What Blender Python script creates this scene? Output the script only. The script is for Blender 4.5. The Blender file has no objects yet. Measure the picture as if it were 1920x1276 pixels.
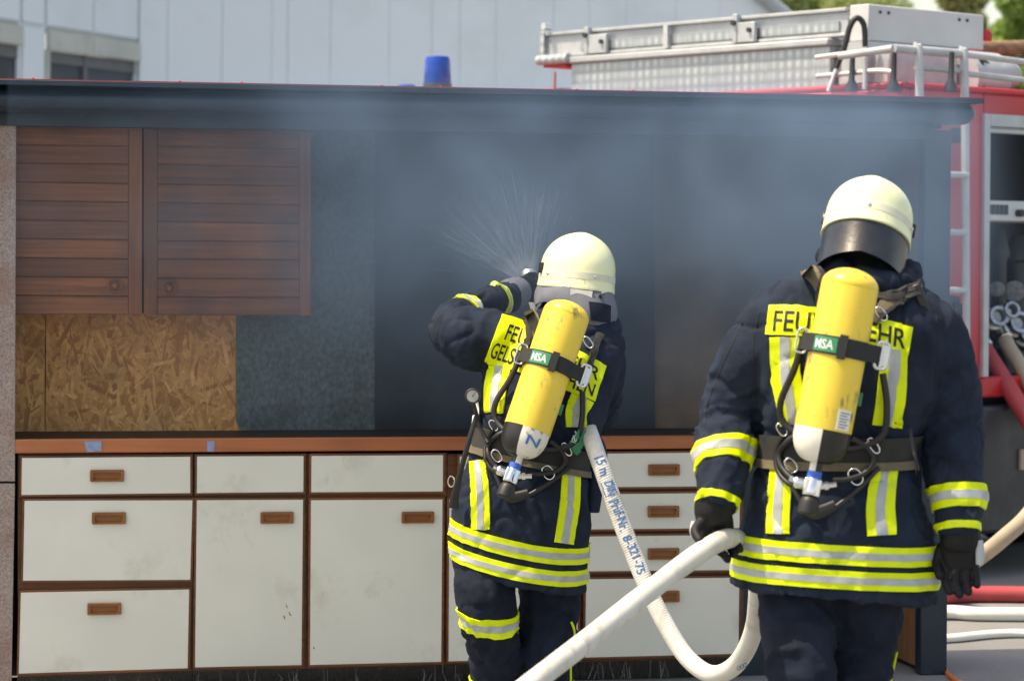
import bpy, bmesh, math, random
from mathutils import Vector, Matrix, noise
from mathutils.bvhtree import BVHTree

# ------------------------------------------------------------------ camera, sky, sun, exposure
scene = bpy.context.scene
col = scene.collection
F, CU, CV, H, ROLL = 5000.0, 960.0, 465.0, 1.57, 0.0085      # focal length in photo pixels, horizon point, eye height
cr, sr = math.cos(ROLL), math.sin(ROLL)
cam_d = bpy.data.cameras.new('camera'); cam = bpy.data.objects.new('camera', cam_d); col.objects.link(cam)
cam_d.sensor_width = 36.0; cam_d.lens = 36.0 * F / 1920.0
cam_d.shift_y = -(638.0 - CV) / 1920.0
cam_d.clip_start = 0.1; cam_d.clip_end = 2000
cam.matrix_world = Matrix(((cr, -sr, 0, 0), (0, 0, -1, 0), (sr, cr, 0, H), (0, 0, 0, 1)))
cam_d.dof.use_dof = True; cam_d.dof.focus_distance = 8.6; cam_d.dof.aperture_fstop = 4.2
scene.camera = cam
SUN = Vector((-0.42, -0.083, 0.86)).normalized()
world = bpy.data.worlds.new('World'); scene.world = world; world.use_nodes = True
wn = world.node_tree.nodes; wl = world.node_tree.links
sky = wn.new('ShaderNodeTexSky'); sky.sky_type = 'NISHITA'; sky.sun_disc = False
sky.sun_elevation = math.asin(SUN.z); sky.sun_rotation = math.atan2(SUN.x, SUN.y)
sky.air_density = 1.0; sky.dust_density = 2.6; sky.ozone_density = 1.0
wn['Background'].inputs['Strength'].default_value = 0.15
wl.new(sky.outputs[0], wn['Background'].inputs['Color'])
sun_d = bpy.data.lights.new('sun', 'SUN'); sun_d.energy = 2.7; sun_d.angle = math.radians(0.6); sun_d.color = (1.0, 0.955, 0.88)
sun = bpy.data.objects.new('sun', sun_d); col.objects.link(sun)
sun.rotation_euler = SUN.to_track_quat('Z', 'Y').to_euler(); sun.location = SUN * 30
vs = scene.view_settings
scene.display_settings.display_device = 'sRGB'
vs.view_transform = 'Standard'; vs.look = 'None'; vs.gamma = 1.0; vs.use_curve_mapping = False
vs.exposure = 1.05
vs.use_white_balance = True; vs.white_balance_temperature = 8500; vs.white_balance_tint = 10
cy = scene.cycles
cy.max_bounces = 6; cy.diffuse_bounces = 3; cy.glossy_bounces = 3; cy.transmission_bounces = 4
cy.volume_bounces = 0; cy.transparent_max_bounces = 24; cy.volume_step_rate = 1.0; cy.volume_max_steps = 64
cy.use_denoising = True
cy.sample_clamp_indirect = 6.0

# ------------------------------------------------------------------ helpers
rnd = random.Random(7)
O = Vector((0, 0, H))
def P(u, v, Y):
    x = (u - CU) / F * Y; y = -(v - CV) / F * Y
    return Vector((x * cr - y * sr, Y, x * sr + y * cr + H))
def ray(u, v): return (P(u, v, 1.0) - O).normalized()
WM = {}
def scuff(m, amt, c, s1=9.0, s2=70.0, stretch=(1, 1, 0.25), lo1=0.5, lo2=0.56):
    """worn marks: patches of short scratches mixed into a paint"""
    N, L = m.node_tree.nodes, m.node_tree.links; b = N['Principled BSDF']
    src = b.inputs['Base Color'].links[0].from_socket
    tc = N.new('ShaderNodeTexCoord'); mp = N.new('ShaderNodeMapping'); mp.inputs['Scale'].default_value = stretch; mp.inputs['Rotation'].default_value = (0.2, 0.5, 0.1)
    L.new(tc.outputs['Object'], mp.inputs[0]); f = None
    for sc_, lo, vec in ((s1, lo1, tc.outputs['Object']), (s2, lo2, mp.outputs[0])):
        n = N.new('ShaderNodeTexNoise'); n.inputs['Scale'].default_value = sc_; n.inputs['Detail'].default_value = 5; L.new(vec, n.inputs['Vector'])
        r = N.new('ShaderNodeMapRange'); r.inputs['From Min'].default_value = lo; r.inputs['From Max'].default_value = lo + 0.1; L.new(n.outputs['Fac'], r.inputs['Value'])
        if f is None: f = r.outputs[0]
        else:
            mu = N.new('ShaderNodeMath'); mu.operation = 'MULTIPLY'; L.new(f, mu.inputs[0]); L.new(r.outputs[0], mu.inputs[1]); f = mu.outputs[0]
    mu = N.new('ShaderNodeMath'); mu.operation = 'MULTIPLY'; mu.inputs[1].default_value = amt; L.new(f, mu.inputs[0])
    mx = N.new('ShaderNodeMix'); mx.data_type = 'RGBA'; mx.inputs[7].default_value = (*c, 1)
    L.new(mu.outputs[0], mx.inputs[0]); L.new(src, mx.inputs[6]); L.new(mx.outputs[2], b.inputs['Base Color'])
    rr_ = N.new('ShaderNodeMapRange'); r0 = b.inputs['Roughness'].default_value; rr_.inputs['To Min'].default_value = r0; rr_.inputs['To Max'].default_value = min(1, r0 + 0.35)
    L.new(mu.outputs[0], rr_.inputs['Value']); L.new(rr_.outputs[0], b.inputs['Roughness'])
    return m
def crinkle(m, scale=26.0, strength=0.5, dist=0.006):
    """fine crumpled relief on a cloth"""
    N, L = m.node_tree.nodes, m.node_tree.links; b = N['Principled BSDF']
    tc = N.new('ShaderNodeTexCoord'); mp = N.new('ShaderNodeMapping'); mp.inputs['Scale'].default_value = (1.0, 1.0, 0.6); mp.inputs['Rotation'].default_value = (0.0, 0.6, 0.0)
    L.new(tc.outputs['Object'], mp.inputs[0])
    n = N.new('ShaderNodeTexNoise'); n.noise_type = 'RIDGED_MULTIFRACTAL' if hasattr(n, 'noise_type') else n.noise_type
    n.inputs['Scale'].default_value = scale * 0.5; n.inputs['Detail'].default_value = 3; L.new(mp.outputs[0], n.inputs['Vector'])
    bp = N.new('ShaderNodeBump'); bp.inputs['Strength'].default_value = strength; bp.inputs['Distance'].default_value = dist
    L.new(n.outputs['Fac'], bp.inputs['Height'])
    old = b.inputs['Normal'].links[0].from_socket if b.inputs['Normal'].links else None
    if old: L.new(old, bp.inputs['Normal'])
    L.new(bp.outputs[0], b.inputs['Normal'])
    return m
def tag(o, label=None, cat=None, group=None, kind=None):
    if label: o['label'] = label
    if cat: o['category'] = cat
    if group: o['group'] = group
    if kind: o['kind'] = kind
    return o
def thing(name, label, cat, loc, group=None, kind=None):
    o = bpy.data.objects.new(name, None); col.objects.link(o); o.location = loc
    o.empty_display_size = 0.1
    WM[o.name] = Matrix.Translation(Vector(loc))
    return tag(o, label, cat, group, kind)
def link(name, me, parent=None, M=None):
    o = bpy.data.objects.new(name, me); col.objects.link(o)
    M = M or Matrix.Identity(4)
    if parent:
        o.parent = parent; o.matrix_parent_inverse = WM[parent.name].inverted()
    o.matrix_basis = M
    WM[o.name] = M
    return o
def mk(name, verts, faces, mat, smooth=False):
    me = bpy.data.meshes.new(name); me.from_pydata([tuple(v) for v in verts], [], faces); me.materials.append(mat)
    bm = bmesh.new(); bm.from_mesh(me); bmesh.ops.recalc_face_normals(bm, faces=bm.faces); bm.to_mesh(me); bm.free()
    if smooth:
        me.shade_smooth(); me.set_sharp_from_angle(angle=math.radians(48))
    return me
def add(name, vf, mat, parent=None, smooth=False, bevel=0.0, segs=2):
    o = link(name, mk(name, vf[0], vf[1], mat, smooth), parent)
    if bevel:
        m = o.modifiers.new('bevel', 'BEVEL'); m.width = bevel; m.segments = segs; m.limit_method = 'ANGLE'; m.angle_limit = math.radians(40)
        o.data.shade_smooth()
        if hasattr(o.data, 'set_sharp_from_angle'): o.data.set_sharp_from_angle(angle=math.radians(40))
    return o
def merge(*vfs):
    V, Fc = [], []
    for v, f in vfs:
        n = len(V); V += list(v); Fc += [tuple(i + n for i in q) for q in f]
    return V, Fc
def grid_faces(n, m, closed_u=True):
    f = []
    for i in range(n - 1):
        for j in range(m if closed_u else m - 1):
            a = i * m + j; b = i * m + (j + 1) % m
            f.append((a, b, b + m, a + m))
    return f
def loft(rings):
    m = len(rings[0]); V = [p for r in rings for p in r]
    f = grid_faces(len(rings), m)
    f.append(tuple(range(m - 1, -1, -1))); f.append(tuple(range(len(V) - m, len(V))))
    return V, f
def crom(pts, n):
    """catmull-rom through lists of equal-length tuples"""
    out = []; N = len(pts)
    for i in range(n):
        t = i / (n - 1) * (N - 1); k = min(int(t), N - 2); s = t - k
        p0, p1, p2, p3 = pts[max(k - 1, 0)], pts[k], pts[k + 1], pts[min(k + 2, N - 1)]
        out.append(tuple(0.5 * (2 * b + (c - a) * s + (2 * a - 5 * b + 4 * c - d) * s * s + (3 * b - a - 3 * c + d) * s ** 3)
                         for a, b, c, d in zip(p0, p1, p2, p3)))
    return out
def tube(path, seg=16, n=None, ref=Vector((0, 1, 0))):
    """path: list of (Vector, r) or (Vector, ra, rb)"""
    pts = [tuple(p[0]) + ((p[1], p[1]) if len(p) == 2 else (p[1], p[2])) for p in path]
    if n: pts = crom(pts, n)
    C = [Vector(p[:3]) for p in pts]; rings = []
    up = None
    for i, c in enumerate(C):
        t = (C[min(i + 1, len(C) - 1)] - C[max(i - 1, 0)]).normalized()
        if up is None:
            up = ref - t * ref.dot(t)
            if up.length < 1e-3: up = Vector((1, 0, 0)) - t * t.x
        else: up = up - t * up.dot(t)
        up.normalize(); sd = t.cross(up)
        ra, rb = max(pts[i][3], 1e-4), max(pts[i][4], 1e-4)
        rings.append([c + sd * (ra * math.cos(a)) + up * (rb * math.sin(a)) for a in [2 * math.pi * k / seg for k in range(seg)]])
    return loft(rings)
def capsule(path, seg=16, n=24):
    """tube with rounded ends"""
    pts = crom([tuple(p[0]) + ((p[1], p[1]) if len(p) == 2 else (p[1], p[2])) for p in path], n)
    a = [(Vector(p[:3]), p[3], p[4]) for p in pts]
    def cap(p, q, rev):
        d = (p[0] - q[0]).normalized(); r = min(p[1], p[2]); c = []
        for k in (1, 2, 3, 4):
            th = k / 4 * math.pi / 2 * 0.97
            c.append((p[0] + d * r * math.sin(th), p[1] * math.cos(th), p[2] * math.cos(th)))
        return c[::-1] if rev else c
    return tube(cap(a[0], a[1], True) + a + cap(a[-1], a[-2], False), seg)
def box(p0, p1, M=None):
    x0, y0, z0 = p0; x1, y1, z1 = p1
    V = [Vector(p) for p in ((x0, y0, z0), (x1, y0, z0), (x1, y1, z0), (x0, y1, z0), (x0, y0, z1), (x1, y0, z1), (x1, y1, z1), (x0, y1, z1))]
    if M: V = [M @ v for v in V]
    return V, [(3, 2, 1, 0), (4, 5, 6, 7), (0, 1, 5, 4), (1, 2, 6, 5), (2, 3, 7, 6), (3, 0, 4, 7)]
def lathe(profile, A, axis, seg=32, ref=None):
    """profile: (dist along axis, radius)"""
    axis = axis.normalized(); ref = ref or Vector((1, 0, 0)); e1 = (ref - axis * ref.dot(axis)).normalized(); e2 = axis.cross(e1)
    rings = [[A + axis * h + (e1 * math.cos(t) + e2 * math.sin(t)) * max(r, 1e-4) for t in [2 * math.pi * k / seg for k in range(seg)]] for h, r in profile]
    return loft(rings)
def union(parts, voxel, smooth=4, name='tmp'):
    V, Fc = merge(*parts)
    me = bpy.data.meshes.new(name); me.from_pydata([tuple(v) for v in V], [], Fc)
    bm = bmesh.new(); bm.from_mesh(me)
    bm.to_mesh(me); bm.free()
    o = bpy.data.objects.new(name, me); col.objects.link(o)
    m = o.modifiers.new('r', 'REMESH'); m.mode = 'VOXEL'; m.voxel_size = voxel; m.use_smooth_shade = True
    s = o.modifiers.new('s', 'SMOOTH'); s.iterations = smooth; s.factor = 0.5
    dg = bpy.context.evaluated_depsgraph_get(); dg.update()
    out = bpy.data.meshes.new_from_object(o.evaluated_get(dg))
    bpy.data.objects.remove(o); bpy.data.meshes.remove(me)
    out.materials.clear()
    return out
def bvh_of(me):
    return BVHTree.FromPolygons([v.co.copy() for v in me.vertices], [tuple(p.vertices) for p in me.polygons])
def displace(me, fn):
    nr = [v.normal.copy() for v in me.vertices]
    new = []
    for v, n in zip(me.vertices, nr): new.append(v.co + n * fn(v.co, n))
    for v, c in zip(me.vertices, new): v.co = c
    me.update(); me.shade_smooth()
def sstep(a, b, x):
    t = min(1, max(0, (x - a) / (b - a))); return t * t * (3 - 2 * t)
def ridge(q):
    return 1.0 - abs(noise.noise(q)) * 2.2
def hit(bvh, u, v, off=0.0):
    d = ray(u, v); loc, nor, i, dist = bvh.ray_cast(O, d)
    if loc is None: return None
    if nor.dot(d) > 0: nor = -nor
    return loc + nor * off, nor
def near(bvh, u, v, off, Y0):
    """point seen at pixel (u,v), lifted off the garment towards the viewer"""
    h = hit(bvh, u, v)
    d = ray(u, v)
    if h is None: return P(u, v, Y0 - off)
    return h[0] - d * off
def sheet(top, rows, cols, low, closed=False):
    """two stitched grids -> thin solid"""
    V = top + low; n = rows * cols; f = []
    for i in range(rows - 1):
        for j in range(cols - 1):
            a = i * cols + j
            f.append((a, a + 1, a + cols + 1, a + cols)); f.append((n + a, n + a + cols, n + a + cols + 1, n + a + 1))
    edge = [(i * cols, (i + 1) * cols) for i in range(rows - 1)] + [((i + 1) * cols - 1, (i + 2) * cols - 1) for i in range(rows - 1)]
    if not closed: edge += [(j, j + 1) for j in range(cols - 1)] + [((rows - 1) * cols + j, (rows - 1) * cols + j + 1) for j in range(cols - 1)]
    for a, b in edge: f.append((a, b, n + b, n + a))
    return V, f
def stripe(bvh, path, off=0.004, th=0.004, inset=1.0, n=26, cols=5, Y0=7.0):
    """strip of cloth lying on a garment; path of (u, v, half width)"""
    pts = crom(path, n); T, L = [], []; last = Y0
    for i, (u, v, w) in enumerate(pts):
        a = pts[max(i - 1, 0)]; b = pts[min(i + 1, n - 1)]
        tu, tv = b[0] - a[0], b[1] - a[1]; l = math.hypot(tu, tv) or 1
        nu, nv = tv / l, -tu / l
        for j in range(cols):
            k = (j / (cols - 1) * 2 - 1) * w * inset
            uu, vv = u + nu * k, v + nv * k
            h = hit(bvh, uu, vv)
            if h and abs(h[0].y - last) < 0.25: q, nr = h; last = q.y
            else: q, nr = P(uu, vv, last), -ray(uu, vv)
            T.append(q + nr * off); L.append(q + nr * (off - th))
    return sheet(T, n, cols, L)
def ringband(bvh, c_fn, e1, e2, half, off=0.004, th=0.004, n=72, cols=4, shift=None, frac=(0, 1)):
    """strip running round a garment: c_fn(h) is the axis point at signed height h"""
    T, L = [], []; last = 0.1
    for i in range(n + 1):
        a = 2 * math.pi * (frac[0] + (frac[1] - frac[0]) * i / n); d = e1 * math.cos(a) + e2 * math.sin(a)
        for j in range(cols):
            h = (j / (cols - 1) * 2 - 1) * half
            c = c_fn(h)
            if shift: c = c + Vector((0, 0, shift(c.x + d.x * last)))
            loc, nor, idx, dist = bvh.ray_cast(c, d)
            if loc is None or dist > 0.45: loc = c + d * last
            else: last = (loc - c).length
            T.append(loc + d * off); L.append(loc + d * (off - th))
    return sheet(T, n + 1, cols, L, closed=True)
def text_mesh(s, bold=0.012, xs=1.0):
    cu = bpy.data.curves.new('t', 'FONT'); cu.body = s; cu.offset = bold; cu.resolution_u = 3
    o = bpy.data.objects.new('t', cu); col.objects.link(o)
    dg = bpy.context.evaluated_depsgraph_get(); dg.update()
    me = bpy.data.meshes.new_from_object(o.evaluated_get(dg)); bpy.data.objects.remove(o)
    bm = bmesh.new(); bm.from_mesh(me); bmesh.ops.triangulate(bm, faces=bm.faces)
    for k in range(2):
        long = [e for e in bm.edges if e.calc_length() > 0.25]
        if long: bmesh.ops.subdivide_edges(bm, edges=long, cuts=1); bmesh.ops.triangulate(bm, faces=bm.faces)
    V = [v.co.copy() for v in bm.verts]; bm.verts.index_update(); Fc = [tuple(v.index for v in f.verts) for f in bm.faces]
    bm.free(); bpy.data.meshes.remove(me)
    x0 = min(v.x for v in V); x1 = max(v.x for v in V); y0 = min(v.y for v in V); y1 = max(v.y for v in V)
    return [((v.x - x0) / (x1 - x0), (v.y - y0) / (y1 - y0)) for v in V], Fc, (x1 - x0) / (y1 - y0)
def poly_at(pl, t):
    t = t * (len(pl) - 1); k = min(int(t), len(pl) - 2); s = t - k
    return pl[k][0] * (1 - s) + pl[k + 1][0] * s, pl[k][1] * (1 - s) + pl[k + 1][1] * s
def text_on(bvh, s, top, bot, off, bold=0.02, Y0=7.0):
    uv, Fc, asp = text_mesh(s, bold); V = []; last = Y0
    for x, y in uv:
        a = poly_at(top, x); b = poly_at(bot, x); u = b[0] + (a[0] - b[0]) * y; v = b[1] + (a[1] - b[1]) * y
        h = hit(bvh, u, v)
        if h and abs(h[0].y - last) < 0.3: last = h[0].y; V.append(h[0] + h[1] * off)
        else: V.append(P(u, v, last - off))
    return V, Fc

# ------------------------------------------------------------------ materials
def new_mat(name):
    m = bpy.data.materials.new(name); m.use_nodes = True
    return m, m.node_tree.nodes, m.node_tree.links, m.node_tree.nodes['Principled BSDF']
def pm(name, c, rough=0.6, metal=0.0, var=0.12, vscale=6.0, bump=0.0, bscale=120.0, dirt=None, dirt_amt=0.0, dscale=5.0, stretch=(1, 1, 1), spec=0.5, c2=None, detail=5, dlo=0.5):
    m, N, L, b = new_mat(name)
    b.inputs['Roughness'].default_value = rough; b.inputs['Metallic'].default_value = metal
    b.inputs['Specular IOR Level'].default_value = spec
    tc = N.new('ShaderNodeTexCoord'); mp = N.new('ShaderNodeMapping'); mp.inputs['Scale'].default_value = stretch
    L.new(tc.outputs['Object'], mp.inputs['Vector'])
    n1 = N.new('ShaderNodeTexNoise'); n1.inputs['Scale'].default_value = vscale; n1.inputs['Detail'].default_value = detail
    L.new(mp.outputs[0], n1.inputs['Vector'])
    mr = N.new('ShaderNodeMapRange'); mr.inputs['From Min'].default_value = 0.3; mr.inputs['From Max'].default_value = 0.7
    L.new(n1.outputs['Fac'], mr.inputs['Value'])
    mx = N.new('ShaderNodeMix'); mx.data_type = 'RGBA'
    lo = c2 or tuple(x * (1 - var) for x in c); hi = c if c2 else tuple(min(1, x * (1 + var)) for x in c)
    mx.inputs[6].default_value = (*lo, 1); mx.inputs[7].default_value = (*hi, 1)
    L.new(mr.outputs[0], mx.inputs[0]); out = mx.outputs[2]
    if dirt:
        n2 = N.new('ShaderNodeTexNoise'); n2.inputs['Scale'].default_value = dscale; n2.inputs['Detail'].default_value = 8; n2.inputs['Roughness'].default_value = 0.65
        L.new(mp.outputs[0], n2.inputs['Vector'])
        r2 = N.new('ShaderNodeMapRange'); r2.inputs['From Min'].default_value = dlo; r2.inputs['From Max'].default_value = dlo + 0.2; r2.inputs['To Max'].default_value = dirt_amt
        L.new(n2.outputs['Fac'], r2.inputs['Value'])
        m2 = N.new('ShaderNodeMix'); m2.data_type = 'RGBA'; m2.inputs[7].default_value = (*dirt, 1)
        L.new(r2.outputs[0], m2.inputs[0]); L.new(out, m2.inputs[6]); out = m2.outputs[2]
    L.new(out, b.inputs['Base Color'])
    if bump:
        n3 = N.new('ShaderNodeTexNoise'); n3.inputs['Scale'].default_value = bscale; n3.inputs['Detail'].default_value = 3
        L.new(mp.outputs[0], n3.inputs['Vector'])
        bp = N.new('ShaderNodeBump'); bp.inputs['Strength'].default_value = bump; bp.inputs['Distance'].default_value = 0.002
        L.new(n3.outputs['Fac'], bp.inputs['Height']); L.new(bp.outputs[0], b.inputs['Normal'])
    return m
M = {}
def scuff(m, amt, c, s1=9.0, s2=70.0, stretch=(1, 1, 0.25), lo1=0.5, lo2=0.56):
    """worn marks: patches of short scratches mixed into a paint"""
    N, L = m.node_tree.nodes, m.node_tree.links; b = N['Principled BSDF']
    src = b.inputs['Base Color'].links[0].from_socket
    tc = N.new('ShaderNodeTexCoord'); mp = N.new('ShaderNodeMapping'); mp.inputs['Scale'].default_value = stretch; mp.inputs['Rotation'].default_value = (0.2, 0.5, 0.1)
    L.new(tc.outputs['Object'], mp.inputs[0]); f = None
    for sc_, lo, vec in ((s1, lo1, tc.outputs['Object']), (s2, lo2, mp.outputs[0])):
        n = N.new('ShaderNodeTexNoise'); n.inputs['Scale'].default_value = sc_; n.inputs['Detail'].default_value = 5; L.new(vec, n.inputs['Vector'])
        r = N.new('ShaderNodeMapRange'); r.inputs['From Min'].default_value = lo; r.inputs['From Max'].default_value = lo + 0.1; L.new(n.outputs['Fac'], r.inputs['Value'])
        if f is None: f = r.outputs[0]
        else:
            mu = N.new('ShaderNodeMath'); mu.operation = 'MULTIPLY'; L.new(f, mu.inputs[0]); L.new(r.outputs[0], mu.inputs[1]); f = mu.outputs[0]
    mu = N.new('ShaderNodeMath'); mu.operation = 'MULTIPLY'; mu.inputs[1].default_value = amt; L.new(f, mu.inputs[0])
    mx = N.new('ShaderNodeMix'); mx.data_type = 'RGBA'; mx.inputs[7].default_value = (*c, 1)
    L.new(mu.outputs[0], mx.inputs[0]); L.new(src, mx.inputs[6]); L.new(mx.outputs[2], b.inputs['Base Color'])
    rr_ = N.new('ShaderNodeMapRange'); r0 = b.inputs['Roughness'].default_value; rr_.inputs['To Min'].default_value = r0; rr_.inputs['To Max'].default_value = min(1, r0 + 0.35)
    L.new(mu.outputs[0], rr_.inputs['Value']); L.new(rr_.outputs[0], b.inputs['Roughness'])
    return m
def crinkle(m, scale=26.0, strength=0.5, dist=0.006):
    """fine crumpled relief on a cloth"""
    N, L = m.node_tree.nodes, m.node_tree.links; b = N['Principled BSDF']
    tc = N.new('ShaderNodeTexCoord'); mp = N.new('ShaderNodeMapping'); mp.inputs['Scale'].default_value = (1.0, 1.0, 0.6); mp.inputs['Rotation'].default_value = (0.0, 0.6, 0.0)
    L.new(tc.outputs['Object'], mp.inputs[0])
    n = N.new('ShaderNodeTexNoise'); n.noise_type = 'RIDGED_MULTIFRACTAL' if hasattr(n, 'noise_type') else n.noise_type
    n.inputs['Scale'].default_value = scale * 0.5; n.inputs['Detail'].default_value = 3; L.new(mp.outputs[0], n.inputs['Vector'])
    bp = N.new('ShaderNodeBump'); bp.inputs['Strength'].default_value = strength; bp.inputs['Distance'].default_value = dist
    L.new(n.outputs['Fac'], bp.inputs['Height'])
    old = b.inputs['Normal'].links[0].from_socket if b.inputs['Normal'].links else None
    if old: L.new(old, bp.inputs['Normal'])
    L.new(bp.outputs[0], b.inputs['Normal'])
    return m
M['navy'] = pm('navy_cloth', (0.0115, 0.0195, 0.037), 0.88, var=0.35, vscale=14, bump=0.5, bscale=350, dirt=(0.04, 0.045, 0.055), dirt_amt=0.18, dscale=9, spec=0.2)
M['navy2'] = pm('navy_trouser_cloth', (0.009, 0.014, 0.028), 0.88, var=0.35, vscale=12, bump=0.5, bscale=350, dirt=(0.035, 0.04, 0.055), dirt_amt=0.2, dscale=7, spec=0.2)
M['lime'] = pm('fluorescent_yellow_tape', (0.66, 0.80, 0.004), 0.62, var=0.07, vscale=18, bump=0.3, bscale=300, dirt=(0.25, 0.28, 0.06), dirt_amt=0.45, dscale=16, dlo=0.56)
M['silver'] = pm('grey_retroreflective_tape', (0.37, 0.40, 0.42), 0.5, var=0.12, vscale=25, bump=0.2, bscale=300, dirt=(0.16, 0.17, 0.17), dirt_amt=0.5, dscale=14, dlo=0.55)
M['helmet'] = pm('pale_luminous_helmet_paint', (0.73, 0.77, 0.50), 0.30, var=0.05, vscale=9, dirt=(0.30, 0.30, 0.20), dirt_amt=0.8, dscale=60, dlo=0.66)
M['helmet_band'] = pm('worn_grey_helmet_tape', (0.60, 0.61, 0.50), 0.5, var=0.1, vscale=20, dirt=(0.25, 0.24, 0.2), dirt_amt=0.6, dscale=30, dlo=0.58)
M['guard'] = pm('black_leather_guard', (0.018, 0.021, 0.028), 0.33, var=0.3, vscale=20, bump=0.25, bscale=90)
M['greycloth'] = pm('grey_neck_cloth', (0.15, 0.165, 0.20), 0.9, var=0.15, vscale=12, bump=0.4, bscale=300, spec=0.2)
M['glove'] = pm('black_glove_leather', (0.0055, 0.0055, 0.007), 0.62, var=0.3, vscale=20, bump=0.4, bscale=160, spec=0.3)
M['rubber'] = pm('black_rubber', (0.012, 0.012, 0.013), 0.5, var=0.2)
M['web'] = pm('dark_webbing', (0.020, 0.021, 0.023), 0.8, var=0.2, vscale=30, bump=0.5, bscale=400)
M['plate'] = pm('black_plastic_plate', (0.012, 0.013, 0.015), 0.45, var=0.2)
M['khaki'] = pm('khaki_harness_padding', (0.14, 0.118, 0.074), 0.9, var=0.15, vscale=20, bump=0.5, bscale=300, dirt=(0.05, 0.045, 0.035), dirt_amt=0.6, dscale=12)
M['beltgrey'] = pm('grey_belt_padding', (0.026, 0.027, 0.026), 0.9, var=0.2, vscale=20, bump=0.5, bscale=300)
M['yellow'] = pm('yellow_cylinder_paint', (0.79, 0.575, 0.066), 0.36, var=0.06, vscale=7, dirt=(0.30, 0.24, 0.12), dirt_amt=0.8, dscale=30, dlo=0.61, stretch=(1, 1, 0.8))
M['cylwhite'] = pm('white_cylinder_paint', (0.72, 0.70, 0.62), 0.4, var=0.08, vscale=14, dirt=(0.2, 0.18, 0.13), dirt_amt=0.7, dscale=22, dlo=0.58)
M['cylblack'] = pm('black_cylinder_paint', (0.012, 0.012, 0.012), 0.35, var=0.2, vscale=14, dirt=(0.55, 0.5, 0.25), dirt_amt=0.8, dscale=45, dlo=0.66)
M['chrome'] = pm('bright_chrome', (0.75, 0.76, 0.78), 0.16, 1.0, var=0.06, vscale=30)
M['alu'] = pm('brushed_aluminium', (0.62, 0.64, 0.65), 0.42, 0.85, var=0.08, vscale=12, stretch=(1, 1, 6))
M['alupaint'] = pm('silver_painted_metal', (0.66, 0.69, 0.71), 0.5, 0.1, var=0.05, vscale=8)
M['blue_dot'] = pm('blue_ring_plastic', (0.02, 0.12, 0.55), 0.4)
M['ink'] = pm('black_print', (0.006, 0.006, 0.008), 0.7)
M['blueink'] = pm('blue_marker_ink', (0.045, 0.16, 0.42), 0.7, var=0.2, vscale=40)
M['green'] = pm('green_label', (0.02, 0.22, 0.11), 0.6, var=0.1)
M['whiteprint'] = pm('white_print', (0.62, 0.66, 0.64), 0.6)
M['paper'] = pm('white_paper_label', (0.72, 0.73, 0.70), 0.7, var=0.06, vscale=30)
M['hose'] = pm('white_woven_hose', (0.60, 0.60, 0.565), 0.75, var=0.06, vscale=9, bump=0.6, bscale=260, dirt=(0.33, 0.30, 0.24), dirt_amt=0.55, dscale=7, dlo=0.52)
M['skin'] = pm('dark_hood_knit', (0.010, 0.012, 0.018), 0.9, var=0.2, spec=0.2)
M['glass'] = pm('gauge_glass', (0.30, 0.33, 0.33), 0.2, var=0.04)
M['boot'] = pm('boot_leather', (0.012, 0.011, 0.01), 0.45, var=0.3, bump=0.3)
crinkle(M['navy']); crinkle(M['navy2'], 22, 0.45); crinkle(M['greycloth'], 30, 0.4); crinkle(M['glove'], 60, 0.4, 0.004)
scuff(M['yellow'], 0.85, (0.16, 0.13, 0.08), 8.0, 60.0, (1, 1, 0.3), 0.5, 0.55)
scuff(M['helmet'], 0.7, (0.22, 0.20, 0.13), 7.0, 90.0, (1, 1, 0.4), 0.5, 0.57)
scuff(M['cylwhite'], 0.8, (0.08, 0.07, 0.05), 10.0, 70.0, (1, 1, 0.5), 0.45, 0.55)
def ribs(m):
    N, L = m.node_tree.nodes, m.node_tree.links; b = N['Principled BSDF']
    at = N.new('ShaderNodeAttribute'); at.attribute_name = 'along'
    mu = N.new('ShaderNodeMath'); mu.operation = 'MULTIPLY'; mu.inputs[1].default_value = 2 * math.pi / 0.0075; L.new(at.outputs['Fac'], mu.inputs[0])
    si = N.new('ShaderNodeMath'); si.operation = 'SINE'; L.new(mu.outputs[0], si.inputs[0])
    bp = N.new('ShaderNodeBump'); bp.inputs['Strength'].default_value = 0.35; bp.inputs['Distance'].default_value = 0.0012; L.new(si.outputs[0], bp.inputs['Height'])
    L.new(b.inputs['Normal'].links[0].from_socket, bp.inputs['Normal']); L.new(bp.outputs[0], b.inputs['Normal'])
ribs(M['hose'])
scuff(M['hose'], 0.35, (0.22, 0.20, 0.16), 4.0, 40.0, (1, 1, 0.4), 0.48, 0.5)

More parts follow.
